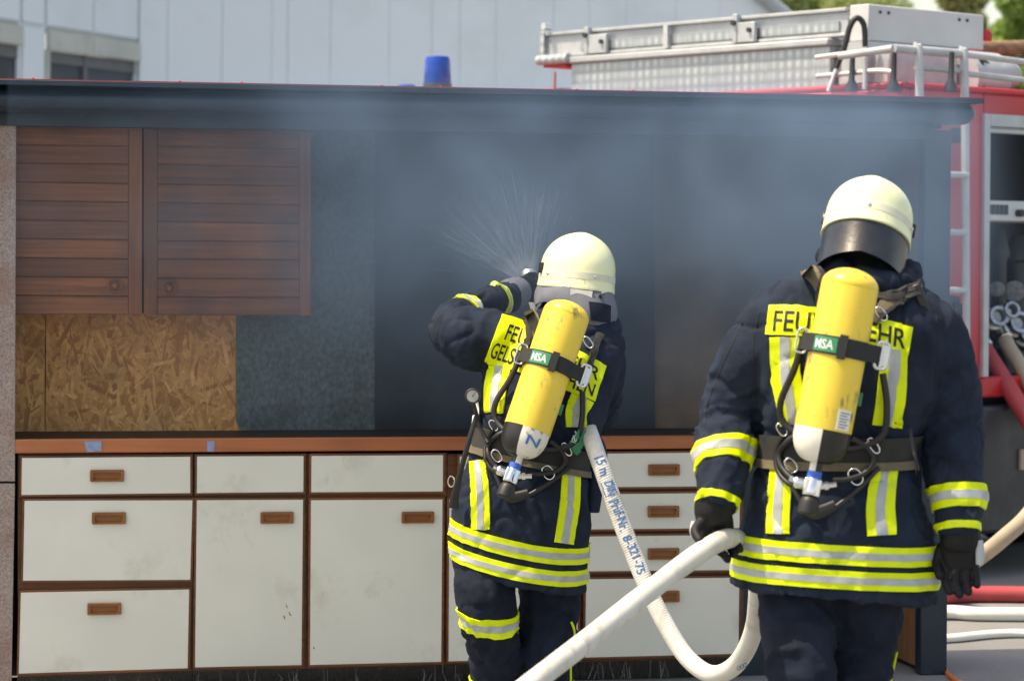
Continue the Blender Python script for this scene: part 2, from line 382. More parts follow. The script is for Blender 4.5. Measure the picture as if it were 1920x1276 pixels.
# ------------------------------------------------------------------ materials of the setting
def wood(name, c1, c2, scale=1.0, rough=0.5, axis='x', soot=0.0):
    m, N, L, b = new_mat(name); b.inputs['Roughness'].default_value = rough
    tc = N.new('ShaderNodeTexCoord'); mp = N.new('ShaderNodeMapping')
    mp.inputs['Scale'].default_value = (2.0 * scale, 2.0 * scale, 55 * scale) if axis == 'x' else (55 * scale, 55 * scale, 2.0 * scale)
    L.new(tc.outputs['Object'], mp.inputs['Vector'])
    oi = N.new('ShaderNodeObjectInfo')
    ad = N.new('ShaderNodeVectorMath'); ad.operation = 'ADD'
    sc = N.new('ShaderNodeVectorMath'); sc.operation = 'SCALE'; sc.inputs['Scale'].default_value = 37.0
    cx = N.new('ShaderNodeCombineXYZ'); L.new(oi.outputs['Random'], cx.inputs[0]); L.new(oi.outputs['Random'], cx.inputs[2])
    L.new(cx.outputs[0], sc.inputs[0]); L.new(mp.outputs[0], ad.inputs[0]); L.new(sc.outputs[0], ad.inputs[1])
    n = N.new('ShaderNodeTexNoise'); n.inputs['Scale'].default_value = 1.0; n.inputs['Detail'].default_value = 6; n.inputs['Distortion'].default_value = 0.6
    L.new(ad.outputs[0], n.inputs['Vector'])
    rp = N.new('ShaderNodeValToRGB'); rp.color_ramp.elements[0].position = 0.32; rp.color_ramp.elements[1].position = 0.68
    rp.color_ramp.elements[0].color = (*c1, 1); rp.color_ramp.elements[1].color = (*c2, 1)
    L.new(n.outputs['Fac'], rp.inputs[0]); out = rp.outputs[0]
    hv = N.new('ShaderNodeHueSaturation'); mr = N.new('ShaderNodeMapRange'); mr.inputs['To Min'].default_value = 0.75; mr.inputs['To Max'].default_value = 1.2
    L.new(oi.outputs['Random'], mr.inputs['Value']); L.new(mr.outputs[0], hv.inputs['Value']); L.new(out, hv.inputs['Color']); out = hv.outputs[0]
    if soot:
        n2 = N.new('ShaderNodeTexNoise'); n2.inputs['Scale'].default_value = 4; n2.inputs['Detail'].default_value = 6
        L.new(tc.outputs['Object'], n2.inputs['Vector'])
        r2 = N.new('ShaderNodeMapRange'); r2.inputs['From Min'].default_value = 0.45; r2.inputs['From Max'].default_value = 0.7; r2.inputs['To Max'].default_value = soot
        L.new(n2.outputs['Fac'], r2.inputs['Value'])
        mx = N.new('ShaderNodeMix'); mx.data_type = 'RGBA'; mx.inputs[7].default_value = (0.012, 0.011, 0.012, 1)
        L.new(r2.outputs[0], mx.inputs[0]); L.new(out, mx.inputs[6]); out = mx.outputs[2]
    L.new(out, b.inputs['Base Color'])
    bp = N.new('ShaderNodeBump'); bp.inputs['Strength'].default_value = 0.25; bp.inputs['Distance'].default_value = 0.001
    L.new(n.outputs['Fac'], bp.inputs['Height']); L.new(bp.outputs[0], b.inputs['Normal'])
    return m
M['slat'] = wood('stained_slat_wood', (0.125, 0.038, 0.011), (0.235, 0.076, 0.020), soot=0.5)
M['slat_v'] = wood('stained_stile_wood', (0.12, 0.036, 0.011), (0.21, 0.07, 0.019), axis='z', soot=0.4)
M['edge'] = wood('dark_brown_edging', (0.10, 0.030, 0.008), (0.20, 0.066, 0.018), soot=0.25)
M['worktop'] = wood('reddish_worktop_edge', (0.30, 0.085, 0.030), (0.42, 0.135, 0.050), scale=0.5, soot=0.15)
M['topdark'] = pm('charred_worktop_surface', (0.03, 0.022, 0.018), 0.6, var=0.4, vscale=20)
M['handle'] = pm('brown_plastic_handle', (0.24, 0.085, 0.022), 0.4, var=0.15, vscale=30)
M['laminate'] = pm('off_white_laminate', (0.68, 0.675, 0.60), 0.42, var=0.05, vscale=3, bump=0.1, bscale=500, dirt=(0.33, 0.28, 0.18), dirt_amt=0.45, dscale=4.0, dlo=0.57)
M['plinth'] = pm('wet_black_plinth', (0.012, 0.011, 0.011), 0.25, var=0.5, vscale=30, stretch=(4, 4, 1), dirt=(0.10, 0.09, 0.08), dirt_amt=0.5, dscale=22, dlo=0.6)
M['blackpaint'] = pm('blue_black_sheet_metal', (0.012, 0.025, 0.043), 0.42, 0.2, var=0.3, vscale=5, dirt=(0.06, 0.07, 0.085), dirt_amt=0.3, dscale=30, dlo=0.55)
M['soot'] = pm('sooty_dark_sheet', (0.015, 0.022, 0.034), 0.6, 0.0, var=0.5, vscale=5, dirt=(0.05, 0.055, 0.062), dirt_amt=0.4, dscale=9)
M['galv'] = pm('smoked_galvanised_sheet', (0.105, 0.135, 0.145), 0.5, 0.15, var=0.4, vscale=70, stretch=(1, 1, 0.75), detail=8, dirt=(0.028, 0.026, 0.024), dirt_amt=0.8, dscale=3.2, dlo=0.53)
M['brownwall'] = pm('smoked_brown_chipboard', (0.17, 0.115, 0.078), 0.8, var=0.25, vscale=9, dirt=(0.02, 0.018, 0.018), dirt_amt=0.6, dscale=3, dlo=0.5)
M['postleft'] = pm('speckled_pinkish_primer', (0.30, 0.235, 0.21), 0.7, var=0.4, vscale=140, detail=8, dirt=(0.22, 0.10, 0.07), dirt_amt=0.5, dscale=7, dlo=0.45)
M['plywood'] = wood('reddish_plywood', (0.28, 0.13, 0.055), (0.44, 0.21, 0.095), axis='z', scale=0.6)
M['redpaint'] = pm('red_vehicle_paint', (0.46, 0.012, 0.020), 0.32, var=0.06, vscale=3)
M['redbolt'] = pm('red_bolt', (0.45, 0.02, 0.02), 0.5)
M['bluetape'] = pm('pale_blue_tape', (0.22, 0.29, 0.46), 0.6, var=0.15, vscale=60, dirt=(0.3, 0.12, 0.06), dirt_amt=0.7, dscale=90, dlo=0.6)
M['cladding'] = pm('pale_grey_cladding', (0.66, 0.74, 0.80), 0.55, var=0.025, vscale=0.6, dirt=(0.40, 0.43, 0.44), dirt_amt=0.25, dscale=0.8)
M['lintel'] = pm('stained_concrete_lintel', (0.46, 0.49, 0.46), 0.8, var=0.12, vscale=2, dirt=(0.25, 0.26, 0.22), dirt_amt=0.5, dscale=4)
M['winframe'] = pm('grey_window_frame', (0.10, 0.11, 0.12), 0.5)
M['winglass'] = pm('dark_window_glass', (0.010, 0.018, 0.032), 0.45, var=0.2, vscale=1)
M['roofedge'] = pm('grey_roof_trim', (0.36, 0.40, 0.44), 0.5)
M['asphalt'] = pm('pale_worn_asphalt', (0.20, 0.205, 0.205), 0.85, var=0.15, vscale=1.2, bump=0.6, bscale=150, dirt=(0.12, 0.12, 0.12), dirt_amt=0.5, dscale=60)
M['darkmetal'] = pm('dark_grey_metal', (0.035, 0.042, 0.05), 0.5, 0.3, var=0.2)
M['bumper'] = pm('dusty_black_panel', (0.017, 0.021, 0.030), 0.45, var=0.35, vscale=3, dirt=(0.06, 0.065, 0.075), dirt_amt=0.5, dscale=6)
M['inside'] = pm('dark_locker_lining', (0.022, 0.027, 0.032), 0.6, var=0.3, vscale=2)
M['whitepanel'] = pm('white_painted_panel', (0.50, 0.53, 0.55), 0.5, var=0.05)
M['redhose'] = pm('faded_red_hose', (0.42, 0.055, 0.065), 0.6, var=0.12, vscale=8)
M['beigehose'] = pm('beige_hose', (0.40, 0.34, 0.26), 0.8, var=0.12, vscale=10)
M['flathose'] = pm('white_flat_hose', (0.70, 0.70, 0.67), 0.7, var=0.06)
M['orange'] = pm('orange_cable', (0.75, 0.16, 0.02), 0.5)
M['log'] = pm('brown_peeled_pole', (0.22, 0.13, 0.075), 0.85, var=0.4, vscale=10, stretch=(1, 1, 3), dirt=(0.06, 0.04, 0.03), dirt_amt=0.6, dscale=8)
M['bark'] = pm('tree_bark', (0.10, 0.08, 0.06), 0.9, var=0.3)
def chequer():
    m, N, L, b = new_mat('tread_pattern_aluminium'); b.inputs['Metallic'].default_value = 0.55; b.inputs['Roughness'].default_value = 0.42
    tc = N.new('ShaderNodeTexCoord'); mp = N.new('ShaderNodeMapping'); mp.inputs['Scale'].default_value = (1, 1, 0.7)
    L.new(tc.outputs['Object'], mp.inputs[0])
    vo = N.new('ShaderNodeTexVoronoi'); vo.inputs['Scale'].default_value = 26; vo.inputs['Randomness'].default_value = 0.12
    L.new(mp.outputs[0], vo.inputs['Vector'])
    rp = N.new('ShaderNodeValToRGB'); rp.color_ramp.elements[0].color = (0.58, 0.62, 0.65, 1); rp.color_ramp.elements[1].color = (0.32, 0.36, 0.39, 1); rp.color_ramp.elements[1].position = 0.6
    L.new(vo.outputs['Distance'], rp.inputs[0]); L.new(rp.outputs[0], b.inputs['Base Color'])
    bp = N.new('ShaderNodeBump'); bp.inputs['Strength'].default_value = 0.6; bp.inputs['Distance'].default_value = 0.006; bp.invert = True
    L.new(vo.outputs['Distance'], bp.inputs['Height']); L.new(bp.outputs[0], b.inputs['Normal'])
    return m
M['chequer'] = chequer()
def strand():
    m, N, L, b = new_mat('pressed_wood_strands'); b.inputs['Roughness'].default_value = 0.75
    g = N.new('ShaderNodeNewGeometry'); rp = N.new('ShaderNodeValToRGB')
    e = rp.color_ramp.elements; e[0].color = (0.24, 0.100, 0.034, 1); e[1].color = (0.47, 0.262, 0.11, 1); x = e.new(0.35); x.color = (0.33, 0.165, 0.060, 1); x = e.new(0.75); x.color = (0.40, 0.215, 0.082, 1)
    L.new(g.outputs['Random Per Island'], rp.inputs[0])
    tc = N.new('ShaderNodeTexCoord'); n = N.new('ShaderNodeTexNoise'); n.inputs['Scale'].default_value = 60; n.inputs['Detail'].default_value = 4
    L.new(tc.outputs['Object'], n.inputs['Vector'])
    mx = N.new('ShaderNodeMix'); mx.data_type = 'RGBA'; mx.blend_type = 'MULTIPLY'; mx.inputs[0].default_value = 0.45
    L.new(rp.outputs[0], mx.inputs[6]); L.new(n.outputs['Fac'], mx.inputs[7])
    n2 = N.new('ShaderNodeTexNoise'); n2.inputs['Scale'].default_value = 3.5; n2.inputs['Detail'].default_value = 5
    L.new(tc.outputs['Object'], n2.inputs['Vector'])
    mr = N.new('ShaderNodeMapRange'); mr.inputs['From Min'].default_value = 0.5; mr.inputs['From Max'].default_value = 0.75; mr.inputs['To Max'].default_value = 0.6
    L.new(n2.outputs['Fac'], mr.inputs['Value'])
    m2 = N.new('ShaderNodeMix'); m2.data_type = 'RGBA'; m2.inputs[7].default_value = (0.04, 0.03, 0.022, 1)
    L.new(mr.outputs[0], m2.inputs[0]); L.new(mx.outputs[2], m2.inputs[6])
    hs = N.new('ShaderNodeHueSaturation'); hs.inputs['Value'].default_value = 2.5; L.new(m2.outputs[2], hs.inputs['Color'])
    L.new(hs.outputs[0], b.inputs['Base Color'])
    return m
M['strand'] = strand()
def beacon_mat():
    m, N, L, b = new_mat('blue_beacon_plastic'); b.inputs['Base Color'].default_value = (0.012, 0.06, 0.62, 1)
    b.inputs['Roughness'].default_value = 0.25; b.inputs['Transmission Weight'].default_value = 0.25
    n = N.new('ShaderNodeTexNoise'); n.inputs['Scale'].default_value = 14
    rp = N.new('ShaderNodeValToRGB'); rp.color_ramp.elements[0].color = (0.002, 0.035, 0.28, 1); rp.color_ramp.elements[1].color = (0.003, 0.12, 0.75, 1)
    tc = N.new('ShaderNodeTexCoord'); L.new(tc.outputs['Object'], n.inputs['Vector']); L.new(n.outputs['Fac'], rp.inputs[0]); L.new(rp.outputs[0], b.inputs['Base Color'])
    return m
M['beacon'] = beacon_mat()
def leafmat(name, c1, c2):
    m, N, L, b = new_mat(name); b.inputs['Roughness'].default_value = 0.55
    g = N.new('ShaderNodeNewGeometry'); mx = N.new('ShaderNodeMix'); mx.data_type = 'RGBA'
    mx.inputs[6].default_value = (*c1, 1); mx.inputs[7].default_value = (*c2, 1); L.new(g.outputs['Random Per Island'], mx.inputs[0])
    L.new(mx.outputs[2], b.inputs['Base Color'])
    tr = N.new('ShaderNodeBsdfTranslucent'); L.new(mx.outputs[2], tr.inputs['Color'])
    ms = N.new('ShaderNodeMixShader'); ms.inputs[0].default_value = 0.5
    L.new(b.outputs[0], ms.inputs[1]); L.new(tr.outputs[0], ms.inputs[2]); L.new(ms.outputs[0], N['Material Output'].inputs[0])
    return m

def drip():
    m, N, L, b = new_mat('trickling_water'); b.inputs['Base Color'].default_value = (0.7, 0.72, 0.75, 1); b.inputs['Roughness'].default_value = 0.2; b.inputs['Alpha'].default_value = 0.3
    return m
M['drip'] = drip()
scuff(M['laminate'], 0.35, (0.20, 0.14, 0.08), 4.0, 48.0, (1, 1, 0.5), 0.60, 0.62)
M['alupaint'] = pm('silver_painted_metal', (0.43, 0.46, 0.49), 0.5, 0.25, var=0.1, vscale=8, dirt=(0.3, 0.31, 0.32), dirt_amt=0.4, dscale=12)
# ------------------------------------------------------------------ ground
g = add('ground', ([Vector(p) for p in ((-400, -60, 0), (400, -60, 0), (400, 700, 0), (-400, 700, 0))], [(0, 1, 2, 3)]), M['asphalt'])
tag(g, kind='structure')

# ------------------------------------------------------------------ hall behind
def vquad(a, b, z0, z1, th, nrm):
    """upright slab from plan point a to b"""
    n = nrm * th
    V = []
    for q in (a, b, b + n, a + n): V.append(Vector((q.x, q.y, z0)))
    for q in (a, b, b + n, a + n): V.append(Vector((q.x, q.y, z1)))
    return V, [(3, 2, 1, 0), (4, 5, 6, 7), (0, 1, 5, 4), (1, 2, 6, 5), (2, 3, 7, 6), (3, 0, 4, 7)]
hall = thing('hall_building', 'pale grey metal clad hall with recessed dark windows behind the training kitchen', 'building', (0, 32, 0))
# side wall that recedes to the right (u 0..258), then the long clad front
SA = P(-160, 0, 24.0); SB = P(258, 0, 27.75)
SA.z = SB.z = 0
sdir = (SB - SA).normalized(); snr = Vector((sdir.y, -sdir.x, 0))          # towards the viewer's right
def son(u):
    """point of the side wall line seen at column u"""
    d = ray(u, 100); k = (SA.x * sdir.y - SA.y * sdir.x) / (d.x * sdir.y - d.y * sdir.x)
    return Vector((d.x * k, d.y * k, 0))
def zat(u, v, q): return P(u, v, q.y).z
zl_top = zat(82, 52, son(82)); zl_bot = zat(92, 94, son(92))
core0, core1 = son(-160), son(258)
add('wall', merge(vquad(core0, core1, zl_top, 9.0, -0.4, snr), vquad(core0, son(-60), 0, zl_top, -0.4, snr), vquad(son(34), son(84), 0, zl_top, -0.4, snr), vquad(son(254), core1, 0, zl_top, -0.4, snr),
                  vquad(core0, core1, 0, zl_bot - 2.2, -0.38, snr)), M['cladding'], hall)
for u0, u1 in ((-158, 33), (38, 78), (84, 170), (172, 255)):
    add('cladding_panel', vquad(son(u0), son(u1), zl_top + 0.02, 8.9, 0.03, snr), M['cladding'], hall, bevel=0.01)
add('cladding_panel', vquad(son(39), son(78), 0.3, zl_top - 0.02, 0.03, snr), M['cladding'], hall, bevel=0.01)
for u0, u1, j in ((-60, 34, ()), (84, 254, (165,))):
    us = [u0] + list(j) + [u1]
    for a, b in zip(us, us[1:]):
        add('lintel', vquad(son(a + 0.6), son(b - 0.6), zl_bot, zl_top - 0.02, 0.07, snr), M['lintel'], hall, bevel=0.008)
    wf = add('window', vquad(son(u0), son(u1), zl_bot - 2.2, zl_bot, -0.32, snr), M['winglass'], hall)
    wf.location += -snr * 0.03
    um = (u0 + u1) / 2 - 8
    fr = add('window_frame', merge(vquad(son(um - 3), son(um + 3), zl_bot - 2.2, zl_bot, 0.06, snr), vquad(son(u0), son(u1), zl_bot - 0.12, zl_bot, 0.05, snr)), M['winframe'], wf)
    fr.location += -snr * 0.03; WM[wf.name] = Matrix.Identity(4)
    add('jamb', vquad(son(u0), son(u0 + 7), zl_bot - 2.2, zl_bot, 0.02, snr), M['lintel'], hall)
# long front
FA = Vector((SB.x, SB.y, 0)); FB = P(1490, 0, 31.5); FB.z = 0
fdir = (FB - FA).normalized(); fnr = Vector((fdir.y, -fdir.x, 0))
def fon(u):
    d = ray(u, 100); k = (FA.x * fdir.y - FA.y * fdir.x) / (d.x * fdir.y - d.y * fdir.x)
    return Vector((d.x * k, d.y * k, 0))
zg0 = zat(1408, -14, fon(1408)); zg1 = zat(1475, 42, fon(1475))
def gable(u):
    """roof slope: rises to the left of the eaves corner"""
    return min(9.5, zg1 + (zg0 - zg1) * (1475 - u) / (1475 - 1408))
joints = [258, 311, 413, 506, 536, 616, 726, 806, 858, 926, 1034, 1100, 1169, 1262, 1345, 1410, 1475]
vv = [fon(258), fon(1300), fon(1475)]
V = []
for q, u in zip(vv, (258, 1300, 1475)):
    V += [Vector((q.x, q.y, 0)) - fnr * 0.05, Vector((q.x, q.y, gable(u))) - fnr * 0.05]
Vb = [p - fnr * 8 for p in V]
add('wall', (V + Vb, [(0, 2, 3, 1), (2, 4, 5, 3), (6, 7, 9, 8), (8, 9, 11, 10), (1, 3, 9, 7), (3, 5, 11, 9), (4, 10, 11, 5), (0, 1, 7, 6)]), M['cladding'], hall)
for a, b in zip(joints, joints[1:]):
    ga = 0.0016; qa = fon(a) ; qb = fon(b)
    za, zb = gable(a) - 0.03, gable(b) - 0.03
    e = fdir * 0.0015
    off = fnr * (0.02 + 0.002 * ((joints.index(a) * 7) % 3))
    V = [qa + e, qb - e, qb - e + Vector((0, 0, zb)), qa + e + Vector((0, 0, za))]
    W = [p + off + fnr * 0.03 for p in V]
    add('cladding_panel', (V + W, [(3, 2, 1, 0), (4, 5, 6, 7), (0, 1, 5, 4), (1, 2, 6, 5), (2, 3, 7, 6), (3, 0, 4, 7)]), M['cladding'], hall, bevel=0.006)
qa, qb = fon(1300), fon(1482)
add('roof_trim', tube([(Vector((qa.x, qa.y, gable(1300))) + fnr * 0.12, 0.085), (Vector((qb.x, qb.y, gable(1482))) + fnr * 0.12, 0.085)], 8), M['roofedge'], hall)

# ------------------------------------------------------------------ trees
def tree(u, Y, zc, rx, rz, n, mat, label, seed, leaf=0.22):
    r = random.Random(seed); b = P(u, 465, Y); b.z = 0
    t = thing('tree', label, 'tree', b, 'trees behind the fire engine')
    trunk = tube([(b, rx * 0.075), (b + Vector((0.1, 0, zc * 0.5)), rx * 0.055), (b + Vector((-0.1, 0.1, zc)), rx * 0.03), (b + Vector((0, 0, zc + rz * 0.7)), 0.02)], 10, 16)
    limbs = []
    cl = []
    for k in range(16):
        a = r.uniform(0, 6.28); e = r.uniform(-0.4, 1.1); q = r.uniform(0.45, 0.95)
        c = b + Vector((math.cos(a) * math.cos(e) * rx * q, math.sin(a) * math.cos(e) * rx * q, zc + math.sin(e) * rz * q)); cl.append((c, r.uniform(0.25, 0.45) * rx))
        limbs.append(tube([(b + Vector((0, 0, zc * r.uniform(0.5, 0.9))), rx * 0.03), ((b + Vector((0, 0, zc)) + c) / 2 + Vector((0, 0, 0.1)), rx * 0.018), (c, 0.01)], 6, 8))
    add('trunk', merge(trunk, *limbs), M['bark'], t, True)
    V, Fc = [], []
    for k in range(n):
        c, rr = r.choice(cl); d = Vector((r.gauss(0, 1), r.gauss(0, 1), r.gauss(0, 0.8))).normalized() * rr * r.uniform(0.3, 1.05) ** 0.5
        p = c + d; a = Vector((r.gauss(0, 1), r.gauss(0, 1), r.gauss(0, 1))).normalized(); s = leaf * r.uniform(0.5, 1.1)
        e = a.orthogonal().normalized(); f = a.cross(e)
        i = len(V); V += [p - e * s * 0.5, p + f * s * 0.28, p + e * s * 0.5, p - f * s * 0.28]; Fc.append((i, i + 1, i + 2, i + 3))
    cw = link('crown', bpy.data.meshes.new('crown'), t); cw.data.from_pydata([tuple(v) for v in V], [], Fc); cw.data.materials.append(mat)
    return t
lf1 = leafmat('olive_leaves', (0.24, 0.27, 0.10), (0.42, 0.42, 0.20))
lf2 = leafmat('fresh_green_leaves', (0.16, 0.28, 0.06), (0.30, 0.42, 0.11))
lf3 = leafmat('pale_green_leaves', (0.28, 0.36, 0.13), (0.40, 0.46, 0.20))
tree(1792, 52, 4.6, 0.75, 2.6, 9000, lf1, 'olive green tree between the roof box and the patch of sky', 3, 0.2)
tree(1940, 46, 4.6, 0.95, 2.4, 9000, lf2, 'fresh green tree at the right edge above the brown poles', 5, 0.2)
tree(1860, 62, 2.2, 1.9, 1.9, 9000, lf2, 'low green tree seen under the rear roof rail', 8, 0.25)
for i, (u, Y, zc, rx, lb) in enumerate(((1480, 70, 6.6, 3.2, 'pale green tree directly above the middle of the roof ladder'), (1610, 74, 5.6, 3.4, 'pale green tree rising behind the white roof box'), (1720, 72, 5.4, 1.7, 'pale green tree behind the right end of the white roof box'))):
    tree(u, Y, zc, rx, rx * 0.9, 12000, lf3, lb, 20 + i, 0.34)

# ------------------------------------------------------------------ fire engine
FWD = Vector((-0.65, 0.76, 0)).normalized(); RGT = Vector((0.76, 0.65, 0)).normalized()
TC = Vector((1.82, 12.4, 0))
TM = Matrix.Translation(TC) @ Matrix(((FWD.x, RGT.x, 0, 0), (FWD.y, RGT.y, 0, 0), (0, 0, 1, 0), (0, 0, 0, 1)))
def T(f, r, z): return TM @ Vector((f, r, z))
def tb(f0, r0, z0, f1, r1, z1): return box((f0, r0, z0), (f1, r1, z1), TM)
def rear_r(u, f=0.0):
    d = ray(u, 400); q = TC + FWD * f
    k = (q.x * RGT.y - q.y * RGT.x) / (d.x * RGT.y - d.y * RGT.x)
    return (Vector((d.x * k, d.y * k, 0)) - q).dot(RGT), d.y * k
def rear_z(u, v): return P(u, v, rear_r(u)[1]).z
truck = thing('fire_engine', 'red fire engine with ladder on its roof parked behind the training kitchen', 'fire engine', TC)
zr = 2.33
r_open, _ = rear_r(1843); z_ot = rear_z(1860, 222); z_ob = rear_z(1880, 705)
W = 2.2
# body as slabs round the open rear locker
add('body', merge(tb(0.0, 0.0, 0.55, 4.4, 0.04, zr), tb(0.0, W - 0.04, 0.55, 4.4, W, zr), tb(0.0, 0.0, zr, 4.4, W, zr + 0.03),
                  tb(0.0, 0.04, 0.55, 0.04, r_open, zr), tb(0.0, r_open, z_ot, 0.04, W - 0.04, zr), tb(0.0, r_open, z_ob - 0.10, 0.04, W - 0.04, z_ob), tb(4.36, 0.04, 0.55, 4.4, W - 0.04, zr)), M['redpaint'], truck, bevel=0.012)
add('cab', merge(tb(4.4, 0.05, 0.55, 5.6, W - 0.05, 1.3), tb(4.4, 0.08, 1.3, 5.3, W - 0.08, 2.25)), M['redpaint'], truck, bevel=0.08)
add('cab_roof', tb(2.55, 0.12, 2.37, 4.6, W - 0.12, 2.44), M['redpaint'], truck, bevel=0.03)
add('chassis', tb(0.25, 0.25, 0.30, 5.2, W - 0.25, 0.55), M['darkmetal'], truck)
add('bumper', merge(tb(-0.02, 0.0, 0.22, 0.10, W, z_ob - 0.14)), M['bumper'], truck, bevel=0.02)
add('number_plate', tb(-0.035, r_open + 0.26, rear_z(1900, 880), -0.021, r_open + 0.62, rear_z(1900, 842)), M['beigehose'], truck)
for f in (1.0, 4.3):
    for r in (0.02, W - 0.27):
        wh = add('wheel', lathe([(0, 0.30), (0.02, 0.40), (0.06, 0.43), (0.19, 0.43), (0.23, 0.40), (0.25, 0.30)], T(f, r, 0.43), RGT, 28, Vector((0, 0, 1))), M['rubber'], truck, True)
        add('rim', lathe([(-0.01, 0.02), (-0.012, 0.22), (0.0, 0.26), (0.262, 0.26), (0.262, 0.02)], T(f, r, 0.43), RGT, 24, Vector((0, 0, 1))), M['alupaint'], wh, True)
fm = 0.03
add('locker_frame', merge(tb(-0.02, r_open - 0.012, z_ob, 0.03, r_open + fm, z_ot + 0.02), tb(-0.02, r_open + fm, z_ot - 0.04, 0.03, W - 0.1, z_ot + 0.02), tb(-0.02, W - 0.14, z_ob, 0.03, W - 0.1, z_ot - 0.04)), M['alupaint'], truck, bevel=0.005)
z_rs = rear_z(1880, 250)
add('roller_shutter', tb(-0.005, r_open + fm, z_rs, 0.05, W - 0.14, z_ot - 0.04), M['whitepanel'], truck, bevel=0.02)
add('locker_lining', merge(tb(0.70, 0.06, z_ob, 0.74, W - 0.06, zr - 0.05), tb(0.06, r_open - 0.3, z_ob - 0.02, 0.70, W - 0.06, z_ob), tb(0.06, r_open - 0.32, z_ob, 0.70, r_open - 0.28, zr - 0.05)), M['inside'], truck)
zs1, zs0 = rear_z(1880, 376), rear_z(1880, 414)
sh = add('shelf', tb(0.015, r_open + 0.025, zs0, 0.6, W - 0.14, zs1), M['whitepanel'], truck, bevel=0.006)
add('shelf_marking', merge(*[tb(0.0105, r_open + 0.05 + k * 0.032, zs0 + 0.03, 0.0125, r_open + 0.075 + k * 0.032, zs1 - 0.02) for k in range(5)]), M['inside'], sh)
add('latch', lathe([(-0.02, 0.018), (0.03, 0.018)], T(0.0, rear_r(1912)[0], (zs0 + zs1) / 2 - 0.01), FWD, 12), M['rubber'], sh)
# rear ladder
ra, rb = rear_r(1722, -0.1)[0], rear_r(1807, -0.1)[0]
lad = merge(*[tube([(T(-0.13, r, 0.55), 0.02), (T(-0.10, r, 2.34), 0.02), (T(-0.08, r, 2.50), 0.02)], 10, 10) for r in (ra, rb)])
add('access_ladder_rail', lad, M['alupaint'], truck, True)
for v in (330, 436, 543, 650, 757):
    z = rear_z(1790, v); add('rung', tube([(T(-0.12, ra, z), 0.016), (T(-0.12, rb, z), 0.016)], 10), M['alupaint'], truck, True)
add('ladder_top_frame', merge(tube([(T(-0.08, ra - 0.16, 2.50), 0.02), (T(-0.08, rb + 0.03, 2.50), 0.022)], 10), tube([(T(-0.08, ra, 2.42), 0.014), (T(-0.08, rb, 2.42), 0.014)], 10),
     tube([(T(-0.08, ra - 0.16, 2.50), 0.018), (T(0.25, ra - 0.16, 2.48), 0.018)], 8), tube([(T(-0.08, rb, 2.50), 0.016), (T(-0.06, rb + 0.9, 2.475), 0.014)], 8), tube([(T(-0.08, rb, 2.41), 0.014), (T(-0.06, rb + 0.5, 2.40), 0.014)], 8)), M['alupaint'], truck, True)
add('door_holder', merge(tb(-0.06, rear_r(1782)[0], rear_z(1782, 268), 0.0, rear_r(1797)[0], rear_z(1782, 240)), tube([(T(-0.05, rear_r(1790)[0], rear_z(1790, 280)), 0.012), (T(-0.09, rear_r(1787)[0], rear_z(1790, 380)), 0.014)], 8)), M['darkmetal'], truck)
# roof gear along the left edge
def side_f(u):
    d = ray(u, 150); k = (TC.x * FWD.y - TC.y * FWD.x) / (d.x * FWD.y - d.y * FWD.x)
    return (Vector((d.x * k, d.y * k, 0)) - TC).dot(FWD), d.y * k
f0, f1 = side_f(1540)[0], side_f(1056)[0]
rbx = add('roof_chest', tb(f0, 0.06, 2.362, f1, 0.62, 2.555), M['chequer'], truck)
add('chest_lid', tb(f0 - 0.01, 0.03, 2.557, f1 + 0.015, 0.64, 2.592), M['alupaint'], rbx, bevel=0.008)
add('chest_end', tb(side_f(1640)[0], 0.10, 2.362, f0 - 0.012, 0.60, 2.535), M['alupaint'], rbx, bevel=0.01)
# deck box across the rear
wb = tb(0.30, 0.08, 2.57, 0.42, 0.93, 2.745)
rb2 = add('deck_box', wb, M['whitepanel'], truck, bevel=0.006)
add('deck_box_base', tb(0.29, 0.06, 2.37, 0.45, 0.80, 2.567), M['alupaint'], rb2)
for r in (0.16, 0.22, 0.74, 0.80):
    add('bolt', lathe([(0, 0.008), (0.006, 0.008)], T(0.293, r, 2.71), FWD, 8), M['darkmetal'], rb2)
add('rear_marker_lamp', lathe([(0, 0.03), (0.03, 0.035), (0.055, 0.02)], T(0.32, 0.97, 2.62), Vector((0, 0, 1)), 14), M['redbolt'], truck, True)
add('hose_reel_drum', lathe([(0, 0.02), (0.0, 0.13), (0.25, 0.13), (0.25, 0.02)], T(0.2, 0.62, 2.42), RGT, 20, Vector((0, 0, 1))), M['alupaint'], truck, True)
# grab rails at the rear left corner
def railpt(u, v, f): return P(u, v, 12.4 + 0.76 * f)
add('grab_rail', merge(tube([(railpt(1530, 108, 0.45), 0.012), (railpt(1590, 100, 0.25), 0.012), (railpt(1640, 95, 0.12), 0.013), (railpt(1675, 97, 0.02), 0.013)], 10, 20),
     tube([(railpt(1532, 143, 0.45), 0.012), (railpt(1590, 138, 0.25), 0.012), (railpt(1640, 133, 0.12), 0.013), (railpt(1673, 135, 0.02), 0.013)], 10, 20),
     tube([(railpt(1622, 95, 0.15), 0.010), (railpt(1621, 168, 0.15), 0.013)], 10), tube([(railpt(1568, 130, 0.3), 0.010), (railpt(1553, 172, 0.3), 0.012)], 10)), M['alu'], truck, True)
for u, f in ((1599, 0.2), (1677, 0.0), (1785, -0.02)):
    add('rail_post', tube([(railpt(u, 98, f), 0.012), (railpt(u - 2, 150, f), 0.015), (railpt(u - 2, 162, f), 0.03), (railpt(u - 2, 172, f), 0.03)], 10), M['darkmetal'], truck, True)
